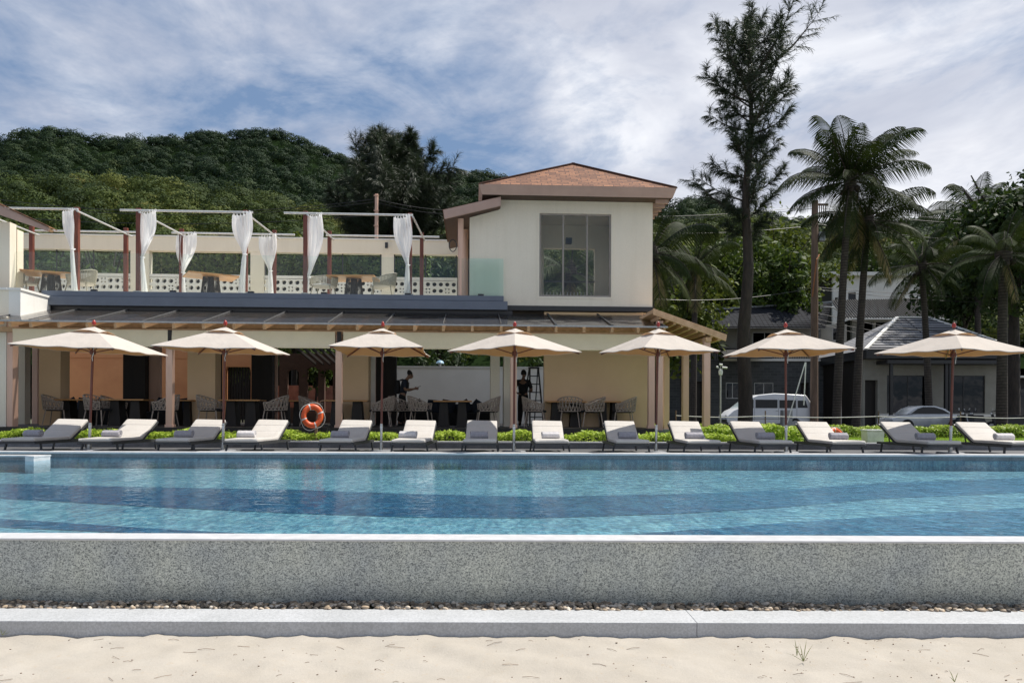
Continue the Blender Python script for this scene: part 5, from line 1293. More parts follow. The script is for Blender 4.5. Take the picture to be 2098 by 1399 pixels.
# ================================================================== LIFEBUOYS
def make_ring():
    t = empty('lifebuoy'); mb = MB(); n, m_ = 48, 14; R0, r0 = .235, .075
    vs = [((R0+r0*math.cos(b_))*math.cos(a_), r0*.8*math.sin(b_), (R0+r0*math.cos(b_))*math.sin(a_)) for a_ in [2*math.pi*i/n for i in range(n)] for b_ in [2*math.pi*j_/m_ for j_ in range(m_)]]
    mb.add(vs, [(i*m_+j_, ((i+1) % n)*m_+j_, ((i+1) % n)*m_+(j_+1) % m_, i*m_+(j_+1) % m_) for i in range(n) for j_ in range(m_)]); mb.build('ring', M['orange'], t, smooth=True)
    for q in range(4):
        a0 = q*math.pi/2+.4; b2_ = MB(); vs = []
        for i in range(5):
            a_ = a0+i*.035; vs += [((R0+(r0+.003)*math.cos(b_))*math.cos(a_), (r0*.8+.003)*math.sin(b_), (R0+(r0+.003)*math.cos(b_))*math.sin(a_)) for b_ in [2*math.pi*j_/m_ for j_ in range(m_)]]
        b2_.add(vs, [(i*m_+j_, (i+1)*m_+j_, (i+1)*m_+(j_+1) % m_, i*m_+(j_+1) % m_) for i in range(4) for j_ in range(m_)]); b2_.build('reflective_band', M['rope_white'], t, smooth=True)
    pts = []
    for i in range(65):
        a_ = 2*math.pi*i/64+.45; s_ = abs(math.sin((a_-.45)*2)); pts.append(((R0+r0+.01+.045*s_)*math.cos(a_), -.03*s_, (R0+r0+.01+.045*s_)*math.sin(a_)-.02*s_))
    MB().tube(pts, .007, 6).build('grab_rope', M['rope_white'], t, smooth=True); return t
ring = make_ring(); p = P(640, 852, 17.75); ring.location = p; ring.rotation_euler = (R(-6), R(8), R(20)); ring.scale = (.84, 1, .95); tag(ring, 'bright orange lifebuoy hanging on a rough stake amid the groundcover', 'lifebuoy')
stake = empty('wooden_stake', (p.x+.02, 17.98, .1), 0, 'crooked bare branch stake holding the orange lifebuoy', 'stake')
MB().tube([(0, 0, -.05), (.01, .0, .35), (.05, .02, .75), (.03, .01, 1.02)], [.045, .04, .03, .02], 8).build('trunk', M['wood_post'], stake, smooth=True)
bs_ = MB(); bs_.tube([(.04, .01, .70), (-.08, .0, .92), (-.1, 0, 1.02)], [.02, .014, .01], 6); bs_.tube([(.03, .01, .9), (.12, .0, 1.02), (.2, 0, 1.04)], [.018, .012, .008], 6); bs_.build('branch', M['wood_post'], stake)
bx_ = P(665, 880, 18.3); o = empty('low_stand', (bx_.x, 18.3, .1), 0, 'low black metal stand right of the big lifebuoy', 'stand')
mb = MB()
for sx_ in (-.09, .09):
    for sy_ in (-.09, .09): mb.bar((sx_, sy_, 0), (sx_, sy_, .42), .025)
mb.build('legs', M['black_metal'], o); MB().box((-.12, -.12, .42), (.12, .12, .46)).build('top', M['black_metal'], o)
r2 = copy_tree(ring); r2.location = P(1714, 893, 19.6)+Vector((0, 0, -.02)); r2.rotation_euler = (R(-28), R(25), R(10)); r2.scale = (.85,)*3; tag(r2, 'orange lifebuoy leaning low on the lawn behind a lounger', 'lifebuoy')
# rope from ring to post
# ================================================================== PEOPLE
def skin_obj(name, chains, mat, parent, sub=2):
    """chains: list of lists of (x,y,z,r); first point of later chains joins nearest existing vertex"""
    vs = []; es = []; rr_ = []
    for ch in chains:
        prev = None
        for k, p_ in enumerate(ch):
            v = Vector(p_[:3]); hit = None
            for i, q_ in enumerate(vs):
                if (q_-v).length < 1e-4: hit = i
            if hit is None: vs.append(v); rr_.append(p_[3]); hit = len(vs)-1
            if prev is not None: es.append((prev, hit))
            prev = hit
    me = bpy.data.meshes.new(name); me.from_pydata(vs, es, []); o = bpy.data.objects.new(name, me); col.objects.link(o)
    md = o.modifiers.new('skin', 'SKIN'); md.use_smooth_shade = True
    for i, r_ in enumerate(rr_):
        sv = me.skin_vertices[0].data[i]; sv.radius = r_ if isinstance(r_, tuple) else (r_, r_); sv.use_root = (i == 0)
    ms = o.modifiers.new('sub', 'SUBSURF'); ms.levels = sub; ms.render_levels = sub
    dg = bpy.context.evaluated_depsgraph_get(); m2 = bpy.data.meshes.new_from_object(o.evaluated_get(dg)); bpy.data.objects.remove(o)
    o2 = link_mesh(name, m2, mat, parent); m2.shade_smooth(); return o2
def hand_chains(wr, d, side, up, curl=.35, s=1.0):
    """wrist point, direction of the hand, side axis toward the thumb, palm normal"""
    wr, d, side, up = Vector(wr), Vector(d).normalized(), Vector(side).normalized(), Vector(up).normalized(); ch = []
    pm = wr+d*.045*s; kn = wr+d*.085*s
    ch.append([(*wr, .022), (*pm, (.024, .024)), (*kn, .020)])
    for off, ln in ((.030, .070), (.010, .078), (-.010, .073), (-.029, .058)):
        a = pm+side*off*.8; b = wr+d*.095*s+side*off; dd = (d-up*curl).normalized(); c = b+dd*ln*.5; d3 = (d-up*curl*2.6).normalized(); e = c+d3*ln*.5
        ch.append([(*pm, (.024, .024)), (*b, .0095), (*c, .0088), (*e, .0072)])
    t0 = wr+d*.03*s+side*.028; t1 = t0+(d*.5+side*.7-up*.15).normalized()*.032; t2 = t1+(d*.85+side*.3-up*.3).normalized()*.028
    ch.append([(*pm, (.024, .024)), (*t0, .012), (*t1, .0105), (*t2, .0085)])
    return ch
def person(loc, rz, label, pose, shirt, H=1.74):
    """figure faces +Y locally"""
    t = empty('person', loc, rz, label, 'person'); hp = Vector(pose['hip']); ch_ = Vector(pose['chest']); nk = Vector(pose['neck']); hd_ = Vector(pose['head'])
    sh = pose['shoulder']; el = pose['elbow']; wr = pose['wrist']; kn = pose['knee']; an = pose['ankle']; hj = pose['hipj']; fd = Vector(pose.get('face', (0, 1, 0))).normalized()
    body = [[(*hp, (.15, .11)), (*((hp+ch_)/2), (.135, .10)), (*ch_, (.165, .115)), (*(ch_.lerp(nk, .6)), (.11, .08)), (*nk, .052), (*(nk.lerp(hd_, .35)), .052), (*(hd_-Vector((0, 0, .02))), (.074, .088)), (*(hd_+Vector((0, 0, .075))), (.066, .078))]]
    for i in (0, 1):
        body.append([(*ch_, (.165, .115)), (*sh[i], .062), (*el[i], .044), (*(Vector(el[i]).lerp(Vector(wr[i]), .35)), .042), (*wr[i], .022)])
        body.append([(*hp, (.15, .11)), (*hj[i], .092), (*kn[i], .060), (*(Vector(kn[i]).lerp(Vector(an[i]), .35)), .055), (*an[i], .036), (*(Vector(an[i])+Vector((0, .13, -.055))), .032), (*(Vector(an[i])+Vector((0, .19, -.06))), .022)])
        hdn = pose['hand'][i]; body += [c for c in hand_chains(wr[i], hdn[0], hdn[1], hdn[2], hdn[3])]
    # face: nose, chin
    nb = hd_+fd*.075; body.append([(*(hd_-Vector((0, 0, .02))), (.074, .088)), (*(nb+Vector((0, 0, -.01))), .020), (*(nb+fd*.020+Vector((0, 0, -.03))), .011)])
    body.append([(*(hd_-Vector((0, 0, .02))), (.074, .088)), (*(hd_+fd*.055+Vector((0, 0, -.085))), .030)])
    bo = skin_obj('body', body, M['skin'], t)
    sd_ = fd.cross(Vector((0, 0, 1)))
    ft = MB()
    for s_ in (-1, 1):
        c = hd_+sd_*s_*.083+Vector((0, 0, -.015)); ft.lathe([(0, .034), (.016, .022), (.019, 0), (.012, -.024), (0, -.032)], 10, c, sx=.5)
        c = hd_+fd*.084+sd_*s_*.032+Vector((0, 0, .018)); ft.lathe([(0, .010), (.011, .005), (.012, 0), (.011, -.005), (0, -.010)], 8, c, mi=1)
    c = hd_+fd*.088+Vector((0, 0, -.058)); ft.lathe([(0, .006), (.022, .0), (0, -.007)], 8, c, mi=2, sy=.5)
    ft.build('face_features', [M['skin'], M['hair'], pmat('lips', (.28, .10, .08), .5)], t, smooth=True)
    # hair cap
    hm_ = MB(); vs = []; n1_, n2_ = 24, 12
    for j_ in range(n2_+1):
        for i in range(n1_):
            th_ = math.pi*.62*j_/n2_; a_ = 2*math.pi*i/n1_; dv = sd_*math.sin(th_)*math.cos(a_)*.088+fd*math.sin(th_)*math.sin(a_)*.105+Vector((0, 0, math.cos(th_)*.125))
            dv -= fd*.018
            if dv.dot(fd) > .045 and dv.z < .055: dv = dv*.86
            vs.append(hd_+dv*(1+.03*math.sin(i*5+j_*3))+Vector((0, 0, .018)))
    hm_.add(vs, [(j_*n1_+i, j_*n1_+(i+1) % n1_, (j_+1)*n1_+(i+1) % n1_, (j_+1)*n1_+i) for j_ in range(n2_) for i in range(n1_)]); hm_.build('hair', M['hair'], t, smooth=True)
    cl = [[(*(hp-Vector((0, 0, .02))), (.165, .125)), (*((hp+ch_)/2), (.155, .118)), (*ch_, (.182, .130)), (*(ch_.lerp(nk, .62)), (.118, .090)), (*(ch_.lerp(nk, .85)), (.068, .066))]]
    for i in (0, 1):
        s_, e_ = Vector(sh[i]), Vector(el[i]); cl.append([(*ch_, (.182, .130)), (*s_, .076), (*s_.lerp(e_, .5), .066), (*s_.lerp(e_, .82), .064)])
    skin_obj('shirt', cl, shirt, t)
    tr = [[(*(hp+Vector((0, 0, .12))), (.150, .112)), (*(hp-Vector((0, 0, .04))), (.160, .120))]]
    for i in (0, 1): tr.append([(*(hp-Vector((0, 0, .04))), (.160, .120)), (*hj[i], .105), (*kn[i], .076), (*(Vector(kn[i]).lerp(Vector(an[i]), .4)), .070), (*(Vector(an[i])+Vector((0, 0, .03))), .060)])
    skin_obj('trousers', tr, M['trousers'], t)
    for i in (0, 1):
        a_ = Vector(an[i]); skin_obj('shoe', [[(*(a_+Vector((0, -.04, -.04))), .042), (*(a_+Vector((0, .07, -.05))), .042), (*(a_+Vector((0, .17, -.058))), .034), (*(a_+Vector((0, .21, -.06))), .024)]], M['hair'], t, 1)
    return t
# person 1, in profile, looking down at a phone (faces +Y local, turned so that +Y points right in the picture)
x = qx(828, 3.5, 800); pl_ = B2W((x, 3.5, FZ))
pose = dict(hip=(0, -.06, .93), chest=(0, .02, 1.28), neck=(0, .10, 1.48), head=(0, .20, 1.60), face=(0, .88, -.48),
    shoulder=[(-.19, .03, 1.40), (.19, .03, 1.40)], elbow=[(-.23, .08, 1.12), (.23, .06, 1.12)], wrist=[(-.10, .31, 1.16), (.08, .33, 1.17)],
    hipj=[(-.09, -.06, .86), (.09, -.06, .86)], knee=[(-.10, .03, .49), (.10, -.06, .49)], ankle=[(-.10, -.02, .09), (.10, -.16, .10)],
    hand=[((.35, .85, .12), (.2, 0, 1), (-.3, .1, .2), .5), ((-.35, .85, .12), (-.2, 0, 1), (.3, .1, .2), .5)])
p1 = person(pl_, R(-90), 'person in dark clothes with a backpack, in profile looking down at a phone', pose, M['shirt_navy'])
ph = empty('phone', B2W((x+.455, 3.5, FZ+1.225)), R(-90)+BT, 'thin dark phone held by the standing person', 'phone'); ph.rotation_euler = (R(28), 0, R(-90))
MB().box((-.036, -.075, -.004), (.036, .075, .004)).build('phone_body', M['black_metal'], ph, bevel=.003)
MB().box((-.032, -.07, .0042), (.032, .07, .0052)).build('screen', M['grey_box'], ph)
bp = empty('backpack', B2W((x-.17, 3.5, FZ+1.02)), R(-90), 'dark backpack worn by the person with the phone', 'backpack')
def bpf(u, v):
    a_ = 2*math.pi*u; b_ = math.pi*(v-.5); c_ = abs(math.cos(b_))**.45
    return (math.copysign(abs(math.cos(a_))**.5, math.cos(a_))*.15*c_, math.copysign(abs(math.sin(a_))**.6, math.sin(a_))*.085*c_-.04, math.copysign(abs(math.sin(b_))**.7, math.sin(b_))*.22+.20)
MB().grid(bpf, 24, 16).build('bag', M['shirt_black'], bp, smooth=True, fix=False)
for s_ in (-1, 1): MB().tube([(s_*.09, .03, .40), (s_*.12, .14, .44), (s_*.13, .30, .34), (s_*.14, .28, .12), (s_*.12, .08, .02)], .018, 6).build('strap', M['shirt_black'], bp, smooth=True)
# person 2, seen from behind, left arm bent
x = qx(1072, 3.6, 800); pl_ = B2W((x, 3.6, FZ))
pose = dict(hip=(0, 0, .95), chest=(0, .0, 1.31), neck=(.0, .02, 1.52), head=(.015, .05, 1.66), face=(.35, .95, -.1),
    shoulder=[(-.19, 0, 1.42), (.19, 0, 1.42)], elbow=[(-.29, -.06, 1.14), (.27, .03, 1.13)], wrist=[(-.22, .17, 1.05), (.20, .22, 1.10)],
    hipj=[(-.09, 0, .88), (.09, 0, .88)], knee=[(-.11, .02, .49), (.10, .05, .49)], ankle=[(-.12, -.02, .10), (.11, -.02, .10)],
    hand=[((.5, .8, 0), (.3, 0, 1), (-.5, .3, .1), .5), ((-.4, .85, .1), (-.2, 0, 1), (.5, .3, .1), .5)])
person(pl_, R(-14)+BT, 'person in dark shirt and trousers standing with back to the pool beside a stepladder', pose, M['shirt_black'])
# stepladder
x = qx(1100, 4.2, 800); lb_ = empty('stepladder', B2W((x, 4.2, FZ)), BT+R(15), 'tall black stepladder standing right of the person seen from behind', 'ladder')
for s_ in (-1, 1):
    MB().bar((s_*.24, 0, 0), (s_*.15, .28, 1.9), .035, .06).build('rail', M['black_metal'], lb_); MB().bar((s_*.25, .95, 0), (s_*.15, .34, 1.9), .03, .04).build('rear_rail', M['black_metal'], lb_)
for i in range(6):
    k = (i+1)/7; MB().box((-.24+.09*k, .28*k-.04, 1.9*k), (.24-.09*k, .28*k+.05, 1.9*k+.03)).build('step', M['black_metal'], lb_)
MB().box((-.16, .2, 1.9), (.16, .42, 1.94)).build('top_step', M['black_metal'], lb_)

# ================================================================== RIGHT BACKGROUND
def simple_building(name, label, loc, rz, cat='building'): return empty(name, loc, rz, label, cat)
def uvbox(o):
    me = o.data; uv = me.uv_layers.new(name='UVMap')
    for p in me.polygons:
        nn = p.normal
        for li in p.loop_indices:
            v = me.vertices[me.loops[li].vertex_index].co
            uv.data[li].uv = (v.x, v.z) if abs(nn.y) > .5 else ((v.y, v.z) if abs(nn.x) > .5 else (v.x, v.y))
def window(parent, x0, x1, z0, z1, y, frame='black_metal', glass='glass_dark', nm=1, depth=.12):
    f_ = MB(); e = .06
    f_.box((x0, y, z0), (x0+e, y+.08, z1)); f_.box((x1-e, y, z0), (x1, y+.08, z1)); f_.box((x0+e, y, z1-e), (x1-e, y+.08, z1)); f_.box((x0+e, y, z0), (x1-e, y+.08, z0+e))
    for k in range(1, nm): xm = x0+(x1-x0)*k/nm; f_.box((xm-e/2, y+.004, z0+e), (xm+e/2, y+.076, z1-e))
    o = f_.build('window', M[frame], parent); MB().box((x0+e*.5, y+.03, z0+e*.5), (x1-e*.5, y+.045, z1-e*.5)).build('pane', M[glass], o); return o
# house with hipped roof and two big windows
DH = 47.0; O = P(1910, 866, DH); O.z = .06
h1 = simple_building('house', 'pale house with grey hipped tile roof and two large dark windows', O, 0)
def hx(px, d=0): return (px-CX)/F*(DH+d)-O.x
def hzz(py, d=0): return HC+(HY-py)/F*(DH+d)-O.z+.0
hw1 = MB(); wl = [(hx(1817), hx(1905), hzz(843), hzz(766)), (hx(1933), hx(2018), hzz(843), hzz(766))]
wall_holes(hw1, hx(1768), hx(2052), -.2, hzz(722), 0, .3, wl+[(hx(1772), hx(1798), -.3, hzz(776))]); hw1.build('front_wall', M['plaster_grey'], h1)
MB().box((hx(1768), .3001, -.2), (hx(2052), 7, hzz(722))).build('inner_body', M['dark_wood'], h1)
for a_, b_, c_, d_ in wl: window(h1, a_, b_, c_, d_, .06, nm=2)
MB().box((hx(1800), -.1, hzz(850)), (hx(2045), -.001, hzz(845))).build('sill_ledge', M['plaster_white'], h1)
for p_ in (1807, 1917, 1925): MB().box((hx(p_)-.09, -1.2, -.2), (hx(p_)+.09, -1.02, hzz(738))).build('awning_post', M['black_metal'], h1)
MB().box((hx(1795), -1.4, hzz(745)), (hx(2050), -.001, hzz(738))).build('awning_beam', M['black_metal'], h1)
ev = hzz(716); hr = MB(); e0, e1 = hx(1768)-.3, hx(2060)+.3; rg = hzz(648, 3.5)
hr.add([(e0, -1.0, ev), (e1, -1.0, ev), (e1, 8, ev), (e0, 8, ev), (e0+4.3, 3.5, rg), (e1-3.2, 3.5, rg)], [(0, 1, 5, 4), (1, 2, 5), (2, 3, 4, 5), (3, 0, 4)])
o = hr.build('roof', M['roof_grey'], h1); roof_uv(o)
rc = MB(); rc.bar((e0, -1, ev+.03), (e0+4.3, 3.5, rg+.03), .22, .1); rc.bar((e0+4.3, 3.5, rg+.03), (e1-3.2, 3.5, rg+.03), .22, .1); rc.bar((e1, -1, ev+.03), (e1-3.2, 3.5, rg+.03), .22, .1); rc.build('ridge_cap', M['plaster_white'], o)
MB().box((e0+.05, -.95, ev-.55), (e1-.05, 7.9, ev-.01)).build('eave_band', M['black_metal'], h1)
# courses as real slats for the tile lines
cs = MB()
for i in range(13):
    k = (i+.5)/13; z = ev+(rg-ev)*k; y = -1+4.5*k; cs.box((e0+4.3*k+.1, y-.02, z-.005), (e1-3.2*k-.1, y+.05, z+.05))
cs.build('tile_courses', M['roof_grey'], o)
# dark building with tiled roof + stone cladding
DB = 53.0; O = P(1600, 866, DB); O.z = .06
h2 = simple_building('shop_building', 'long dark stone-clad building with dark corrugated tile roof behind the van', O, 0)
def bx2(px, d=0): return (px-CX)/F*(DB+d)-O.x
def bz2(py, d=0): return HC+(HY-py)/F*(DB+d)-O.z
w2 = MB(); hs = [(bx2(1487), bx2(1515), bz2(815), bz2(782)), (bx2(1545), bx2(1585), bz2(815), bz2(782)), (bx2(1640), bx2(1658), -.3, bz2(782)), (bx2(1400), bx2(1440), -.3, bz2(780))]
wall_holes(w2, bx2(1370), bx2(1775), -.2, bz2(737), 0, .3, hs); o = w2.build('front_wall', M['stone_dark'], h2); uvbox(o)
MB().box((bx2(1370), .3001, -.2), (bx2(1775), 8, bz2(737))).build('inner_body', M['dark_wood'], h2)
for a_, b_, c_, d_ in hs[:2]: window(h2, a_, b_, c_, d_, .06, nm=2, frame='alu')
MB().box((bx2(1480), -.12, bz2(738)), (bx2(1776), -.001, bz2(733))).build('parapet_cap', M['plaster_white'], h2)
# upper storey with windows
w3 = MB(); hs3 = [(bx2(1560), bx2(1612), bz2(702), bz2(672)), (bx2(1682), bx2(1705), bz2(690), bz2(665)), (bx2(1730), bx2(1752), bz2(690), bz2(662))]
wall_holes(w3, bx2(1440), bx2(1760), bz2(733), bz2(655), 2.0, 2.3, hs3); w3.build('upper_wall', M['plaster_grey'], h2)
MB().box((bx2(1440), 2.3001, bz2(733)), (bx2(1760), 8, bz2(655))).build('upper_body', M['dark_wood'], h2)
for a_, b_, c_, d_ in hs3: window(h2, a_, b_, c_, d_, 2.06, nm=2, frame='alu')
rl2 = MB(); rl2.bar((bx2(1440), .3, bz2(712)), (bx2(1680), .3, bz2(712)), .06)
for i in range(50): xg = bx2(1440)+(bx2(1680)-bx2(1440))*i/49; rl2.box((xg-.02, .28, bz2(735)), (xg+.02, .32, bz2(712)))
rl2.build('balcony_rail', M['black_metal'], h2)
r2_ = MB(); za_, zb2 = bz2(683, 1), bz2(622, 4); r2_.add([(bx2(1395), -.6, za_+.25), (bx2(1700), .8, bz2(668)), (bx2(1765), 5, bz2(618, 5)), (bx2(1400), 5, bz2(640, 5))], [(0, 1, 2, 3)])
o = r2_.build('roof', M['roof_dark'], h2); roof_uv(o)
rr2 = MB(); rr2.bar((bx2(1400), 5, bz2(640, 5)+.05), (bx2(1765), 5, bz2(618, 5)+.05), .3, .14); rr2.build('roof_ridge', M['grey_box'], o)
rc = MB()
for i in range(14):
    k = (i+.5)/14; a_ = Vector((bx2(1395), -.6, za_+.25)).lerp(Vector((bx2(1400), 5, bz2(640, 5))), k); b_ = Vector((bx2(1700), .8, bz2(668))).lerp(Vector((bx2(1765), 5, bz2(618, 5))), k); rc.bar(a_+Vector((0, 0, .03)), b_+Vector((0, 0, .03)), .10, .05)
rc.build('tile_courses', M['roof_dark'], o)
# awning roof low, left part
aw2 = MB(); aw2.prism([(bx2(1470), -2.2, bz2(738)), (bx2(1470), -2.2, bz2(735)), (bx2(1470), 0, bz2(712)), (bx2(1470), 0, bz2(716))], (bx2(1560)-bx2(1470), 0, 0)); aw2.build('lean_to_awning', M['black_metal'], h2)
# white flat roofed building
DW = 76.0; O = P(1815, 866, DW); O.z = .06
h3 = simple_building('flat_roofed_building', 'white flat-roofed block showing above the pale tiled roof', O, 0)
def bx3(px): return (px-CX)/F*DW-O.x
def bz3(py): return HC+(HY-py)/F*DW-O.z
w4 = MB(); wall_holes(w4, bx3(1706), bx3(1945), 0, bz3(564), 0, .3, [(bx3(1737), bx3(1753), bz3(622), bz3(596)), (bx3(1710), bx3(1716), bz3(622), bz3(607))]); w4.build('front_wall', M['plaster_white'], h3)
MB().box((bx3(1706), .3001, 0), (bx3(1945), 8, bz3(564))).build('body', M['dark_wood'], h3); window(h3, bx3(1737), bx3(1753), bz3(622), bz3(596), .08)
MB().box((bx3(1693), -.7, bz3(563.9)), (bx3(1955), 8.2, bz3(557))).build('roof_slab', M['plaster_white'], h3)
# pale tiled roof house between
DT = 60.0; O = P(1850, 866, DT); O.z = .06
h4 = simple_building('tiled_house', 'house with pale interlocking tile roof in front of the white block', O, 0)
def bx4(px, d=0): return (px-CX)/F*(DT+d)-O.x
def bz4(py, d=0): return HC+(HY-py)/F*(DT+d)-O.z
w5 = MB(); hs5 = [(bx4(1765), bx4(1789), bz4(688), bz4(656)), (bx4(1793), bx4(1820), bz4(688), bz4(656)), (bx4(1824), bx4(1850), bz4(688), bz4(656))]
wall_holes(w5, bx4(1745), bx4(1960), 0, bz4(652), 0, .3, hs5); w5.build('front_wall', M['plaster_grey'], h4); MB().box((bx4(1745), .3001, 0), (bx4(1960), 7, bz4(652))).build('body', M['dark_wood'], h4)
for a_, b_, c_, d_ in hs5: window(h4, a_, b_, c_, d_, .08, frame='alu')
r5 = MB(); r5.add([(bx4(1715), -.8, bz4(652)), (bx4(1960), -.8, bz4(650)), (bx4(1960), 4, bz4(610, 4)), (bx4(1745), 4, bz4(614, 4))], [(0, 1, 2, 3)]); o = r5.build('roof', M['roof_pale'], h4); roof_uv(o)
rc = MB(); 
for i in range(44):
    k = (i+.5)/44; a_ = Vector((bx4(1715), -.8, bz4(652))).lerp(Vector((bx4(1960), -.8, bz4(650))), k); b_ = Vector((bx4(1745), 4, bz4(614, 4))).lerp(Vector((bx4(1960), 4, bz4(610, 4))), k); rc.bar(a_+Vector((0, 0, .04)), b_+Vector((0, 0, .04)), .10, .10)
rc.build('tile_rolls', M['roof_pale'], o)
# low building right edge
O = P(2120, 866, 49); O.z = .06
h5 = simple_building('side_building', 'low dark-fronted building with pale eave at the right edge', O, 0)
MB().box((-2.2, 0, 0), (6, 5, 3.3)).build('front_wall', M['dark_wood'], h5); MB().box((-2.4, -.8, 3.301), (6, 5.2, 3.42)).build('eave', M['plaster_white'], h5); window(h5, -1.6, .5, .8, 2.6, -.09, nm=2)

# van
def mkwheel(parent, x, y, z, r, w_=.2):
    wh = MB(); wh.tube([(x, y-w_/2, z), (x, y+w_/2, z)], r, 24); o = wh.build('wheel', M['rubber'], parent, smooth=True)
    MB().tube([(x, y-w_/2-.01, z), (x, y+w_/2+.01, z)], r*.6, 20).build('rim', M['alu'], o, smooth=True); return o
O = P(1566, 866, 41.0); O.z = .062
vn = empty('minivan', O, 0, 'white high-roof minivan parked on the road behind the tree trunk', 'van')
Lv = 172/F*41; x0v = -Lv/2
prof = [(0, .42), (.02, .70), (.35, 1.02), (.62, 1.14), (1.35, 1.72), (1.7, 1.88), (2.6, 1.97), (Lv-.35, 1.88), (Lv-.12, 1.55), (Lv-.02, .95), (Lv, .45), (Lv-.1, .30), (.12, .30)]
bd = MB(); bd.prism([(x0v+a_, -.85, b_) for a_, b_ in prof][::-1], (0, 1.7, 0)); o = bd.build('body', M['white_paint'], vn, bevel=.07, seg=3, smooth=True)
def pane_prism(pts, name='side_window', mat='glass_dark'):
    for s_ in (-.857, .853): g_ = MB(); g_.prism([(x0v+a_, s_, b_) for a_, b_ in pts], (0, .004, 0)); g_.build(name, M['black_metal'], vn)
pane_prism([(.95, 1.16), (1.45, 1.16), (1.45, 1.62), (1.32, 1.62)]); pane_prism([(1.55, 1.16), (2.75, 1.16), (2.75, 1.62), (1.55, 1.62)]); pane_prism([(2.85, 1.16), (3.75, 1.16), (3.75, 1.60), (2.85, 1.60)]); pane_prism([(3.85, 1.18), (4.4, 1.18), (4.28, 1.58), (3.85, 1.58)])
g_ = MB(); g_.prism([(x0v+.66, -.72, 1.17), (x0v+1.30, -.66, 1.69), (x0v+1.30, .66, 1.69), (x0v+.66, .72, 1.17)], (-.012, 0, .016)); g_.build('windscreen', M['glass_tint'], vn)
for x_ in (x0v+.85, x0v+Lv-.95): mkwheel(vn, x_, -.78, .31, .31); mkwheel(vn, x_, .78, .31, .31)
for s_ in (-.7, .5): MB().box((x0v-.004, s_, .62), (x0v+.12, s_+.2, .78)).build('headlight', M['lamp_glass'], vn, bevel=.02)
MB().box((x0v+.90, -1.0, 1.10), (x0v+1.0, -.87, 1.27)).build('wing_mirror', M['white_paint'], vn, bevel=.02)
MB().box((x0v-.03, -.82, .34), (x0v+.10, .82, .55)).build('bumper', M['black_metal'], vn, bevel=.02)
MB().box((x0v+Lv-.06, -.82, .36), (x0v+Lv+.03, .82, .52)).build('bumper', M['black_metal'], vn, bevel=.02)
MB().box((x0v+1.15, -.864, .55), (x0v+Lv-1.3, -.851, .62)).build('side_trim', M['alu'], vn)
for q_ in (1.5, 2.8, 3.8): MB().box((x0v+q_, -.8535, .5), (x0v+q_+.012, -.8505, 1.66)).build('door_seam', M['black_metal'], vn)
MB().box((x0v+Lv-.13, -.862, .95), (x0v+Lv-.03, -.80, 1.25)).build('tail_light', M['orange'], vn, bevel=.01)
MB().box((x0v+2.65, -.862, 1.0), (x0v+2.80, -.854, 1.03)).build('door_handle', M['alu'], vn)
# car
O = P(1888, 866, 36.0); O.z = .062
cr = empty('saloon_car', O, 0, 'silver saloon car parked before the house with two dark windows', 'car'); Lc = 122/F*36*1.25
def cp_(pts, y0_, dy, mat, name, bev=.05): m_ = MB(); m_.prism([(a_-Lc/2, y0_, b_) for a_, b_ in pts], (0, dy, 0)); return m_.build(name, M[mat], cr, bevel=bev, seg=3, smooth=True)
cp_([(0, .35), (.02, .62), (.5, .78), (1.2, .84), (Lc-.7, .84), (Lc-.1, .78), (Lc, .5), (Lc-.08, .25), (.1, .22)][::-1], -.8, 1.6, 'silver_paint', 'body')
cp_([(.75, .83), (1.15, 1.12), (1.5, 1.25), (2.1, 1.25), (2.6, 1.1), (3.0, .83)][::-1], -.66, 1.32, 'silver_paint', 'cabin')
for s_ in (-.666, .662): m_ = MB(); m_.prism([(.95-Lc/2, s_, .87), (1.25-Lc/2, s_, 1.10), (1.52-Lc/2, s_, 1.19), (2.05-Lc/2, s_, 1.19), (2.48-Lc/2, s_, 1.06), (2.8-Lc/2, s_, .87)], (0, .004, 0)); m_.build('side_window', M['black_metal'], cr)
for x_ in (-Lc/2+.7, Lc/2-.7): mkwheel(cr, x_, -.72, .30, .30); mkwheel(cr, x_, .72, .30, .30)
MB().box((Lc/2-.1, -.7, .55), (Lc/2+.002, -.45, .68)).build('headlight', M['lamp_glass'], cr, bevel=.02)
# scooters
def scooter():
    t = empty('motor_scooter'); mkwheel(t, -.6, 0, .26, .26, .1); mkwheel(t, .6, 0, .26, .26, .1)
    b_ = MB(); b_.prism([(-.75, -.13, .45), (-.6, -.13, .7), (.0, -.13, .72), (.1, -.13, .35), (.4, -.13, .32), (.55, -.13, .85), (.62, -.13, .85), (.5, -.13, .22), (-.3, -.13, .25)][::-1], (0, .26, 0)); b_.build('body', M['black_metal'], t, bevel=.02)
    MB().box((-.6, -.12, .721), (.02, .12, .80)).build('seat', M['seat_dark'], t, bevel=.03); MB().tube([(.52, -.3, 1.0), (.6, 0, .95), (.52, .3, 1.0)], .018, 6).build('handlebar', M['black_metal'], t)
    MB().box((.60, -.07, .82), (.66, .07, .92)).build('headlight', M['lamp_glass'], t, bevel=.02)
    for s_ in (-1, 1): MB().tube([(.54, s_*.24, .98), (.50, s_*.27, 1.12)], [.006, .03], 6).build('mirror', M['alu'], t)
    return t
sc1 = scooter()
for i, (px_, D_, rz, lb) in enumerate([(1992, 34, 200, 'dark motor scooter parked behind the last umbrella pole'), (2063, 34, 160, 'dark motor scooter nearest the right edge of the road'), (1975, 35.5, 30, 'dark scooter half hidden beside the silver car')]):
    o = sc1 if i == 0 else copy_tree(sc1); q_ = P(px_, 866, D_); o.location = (q_.x, D_, .07); o.rotation_euler = (0, 0, R(rz)); o['label'] = lb; o['category'] = 'scooter'; o['group'] = 'scooters parked by the road'

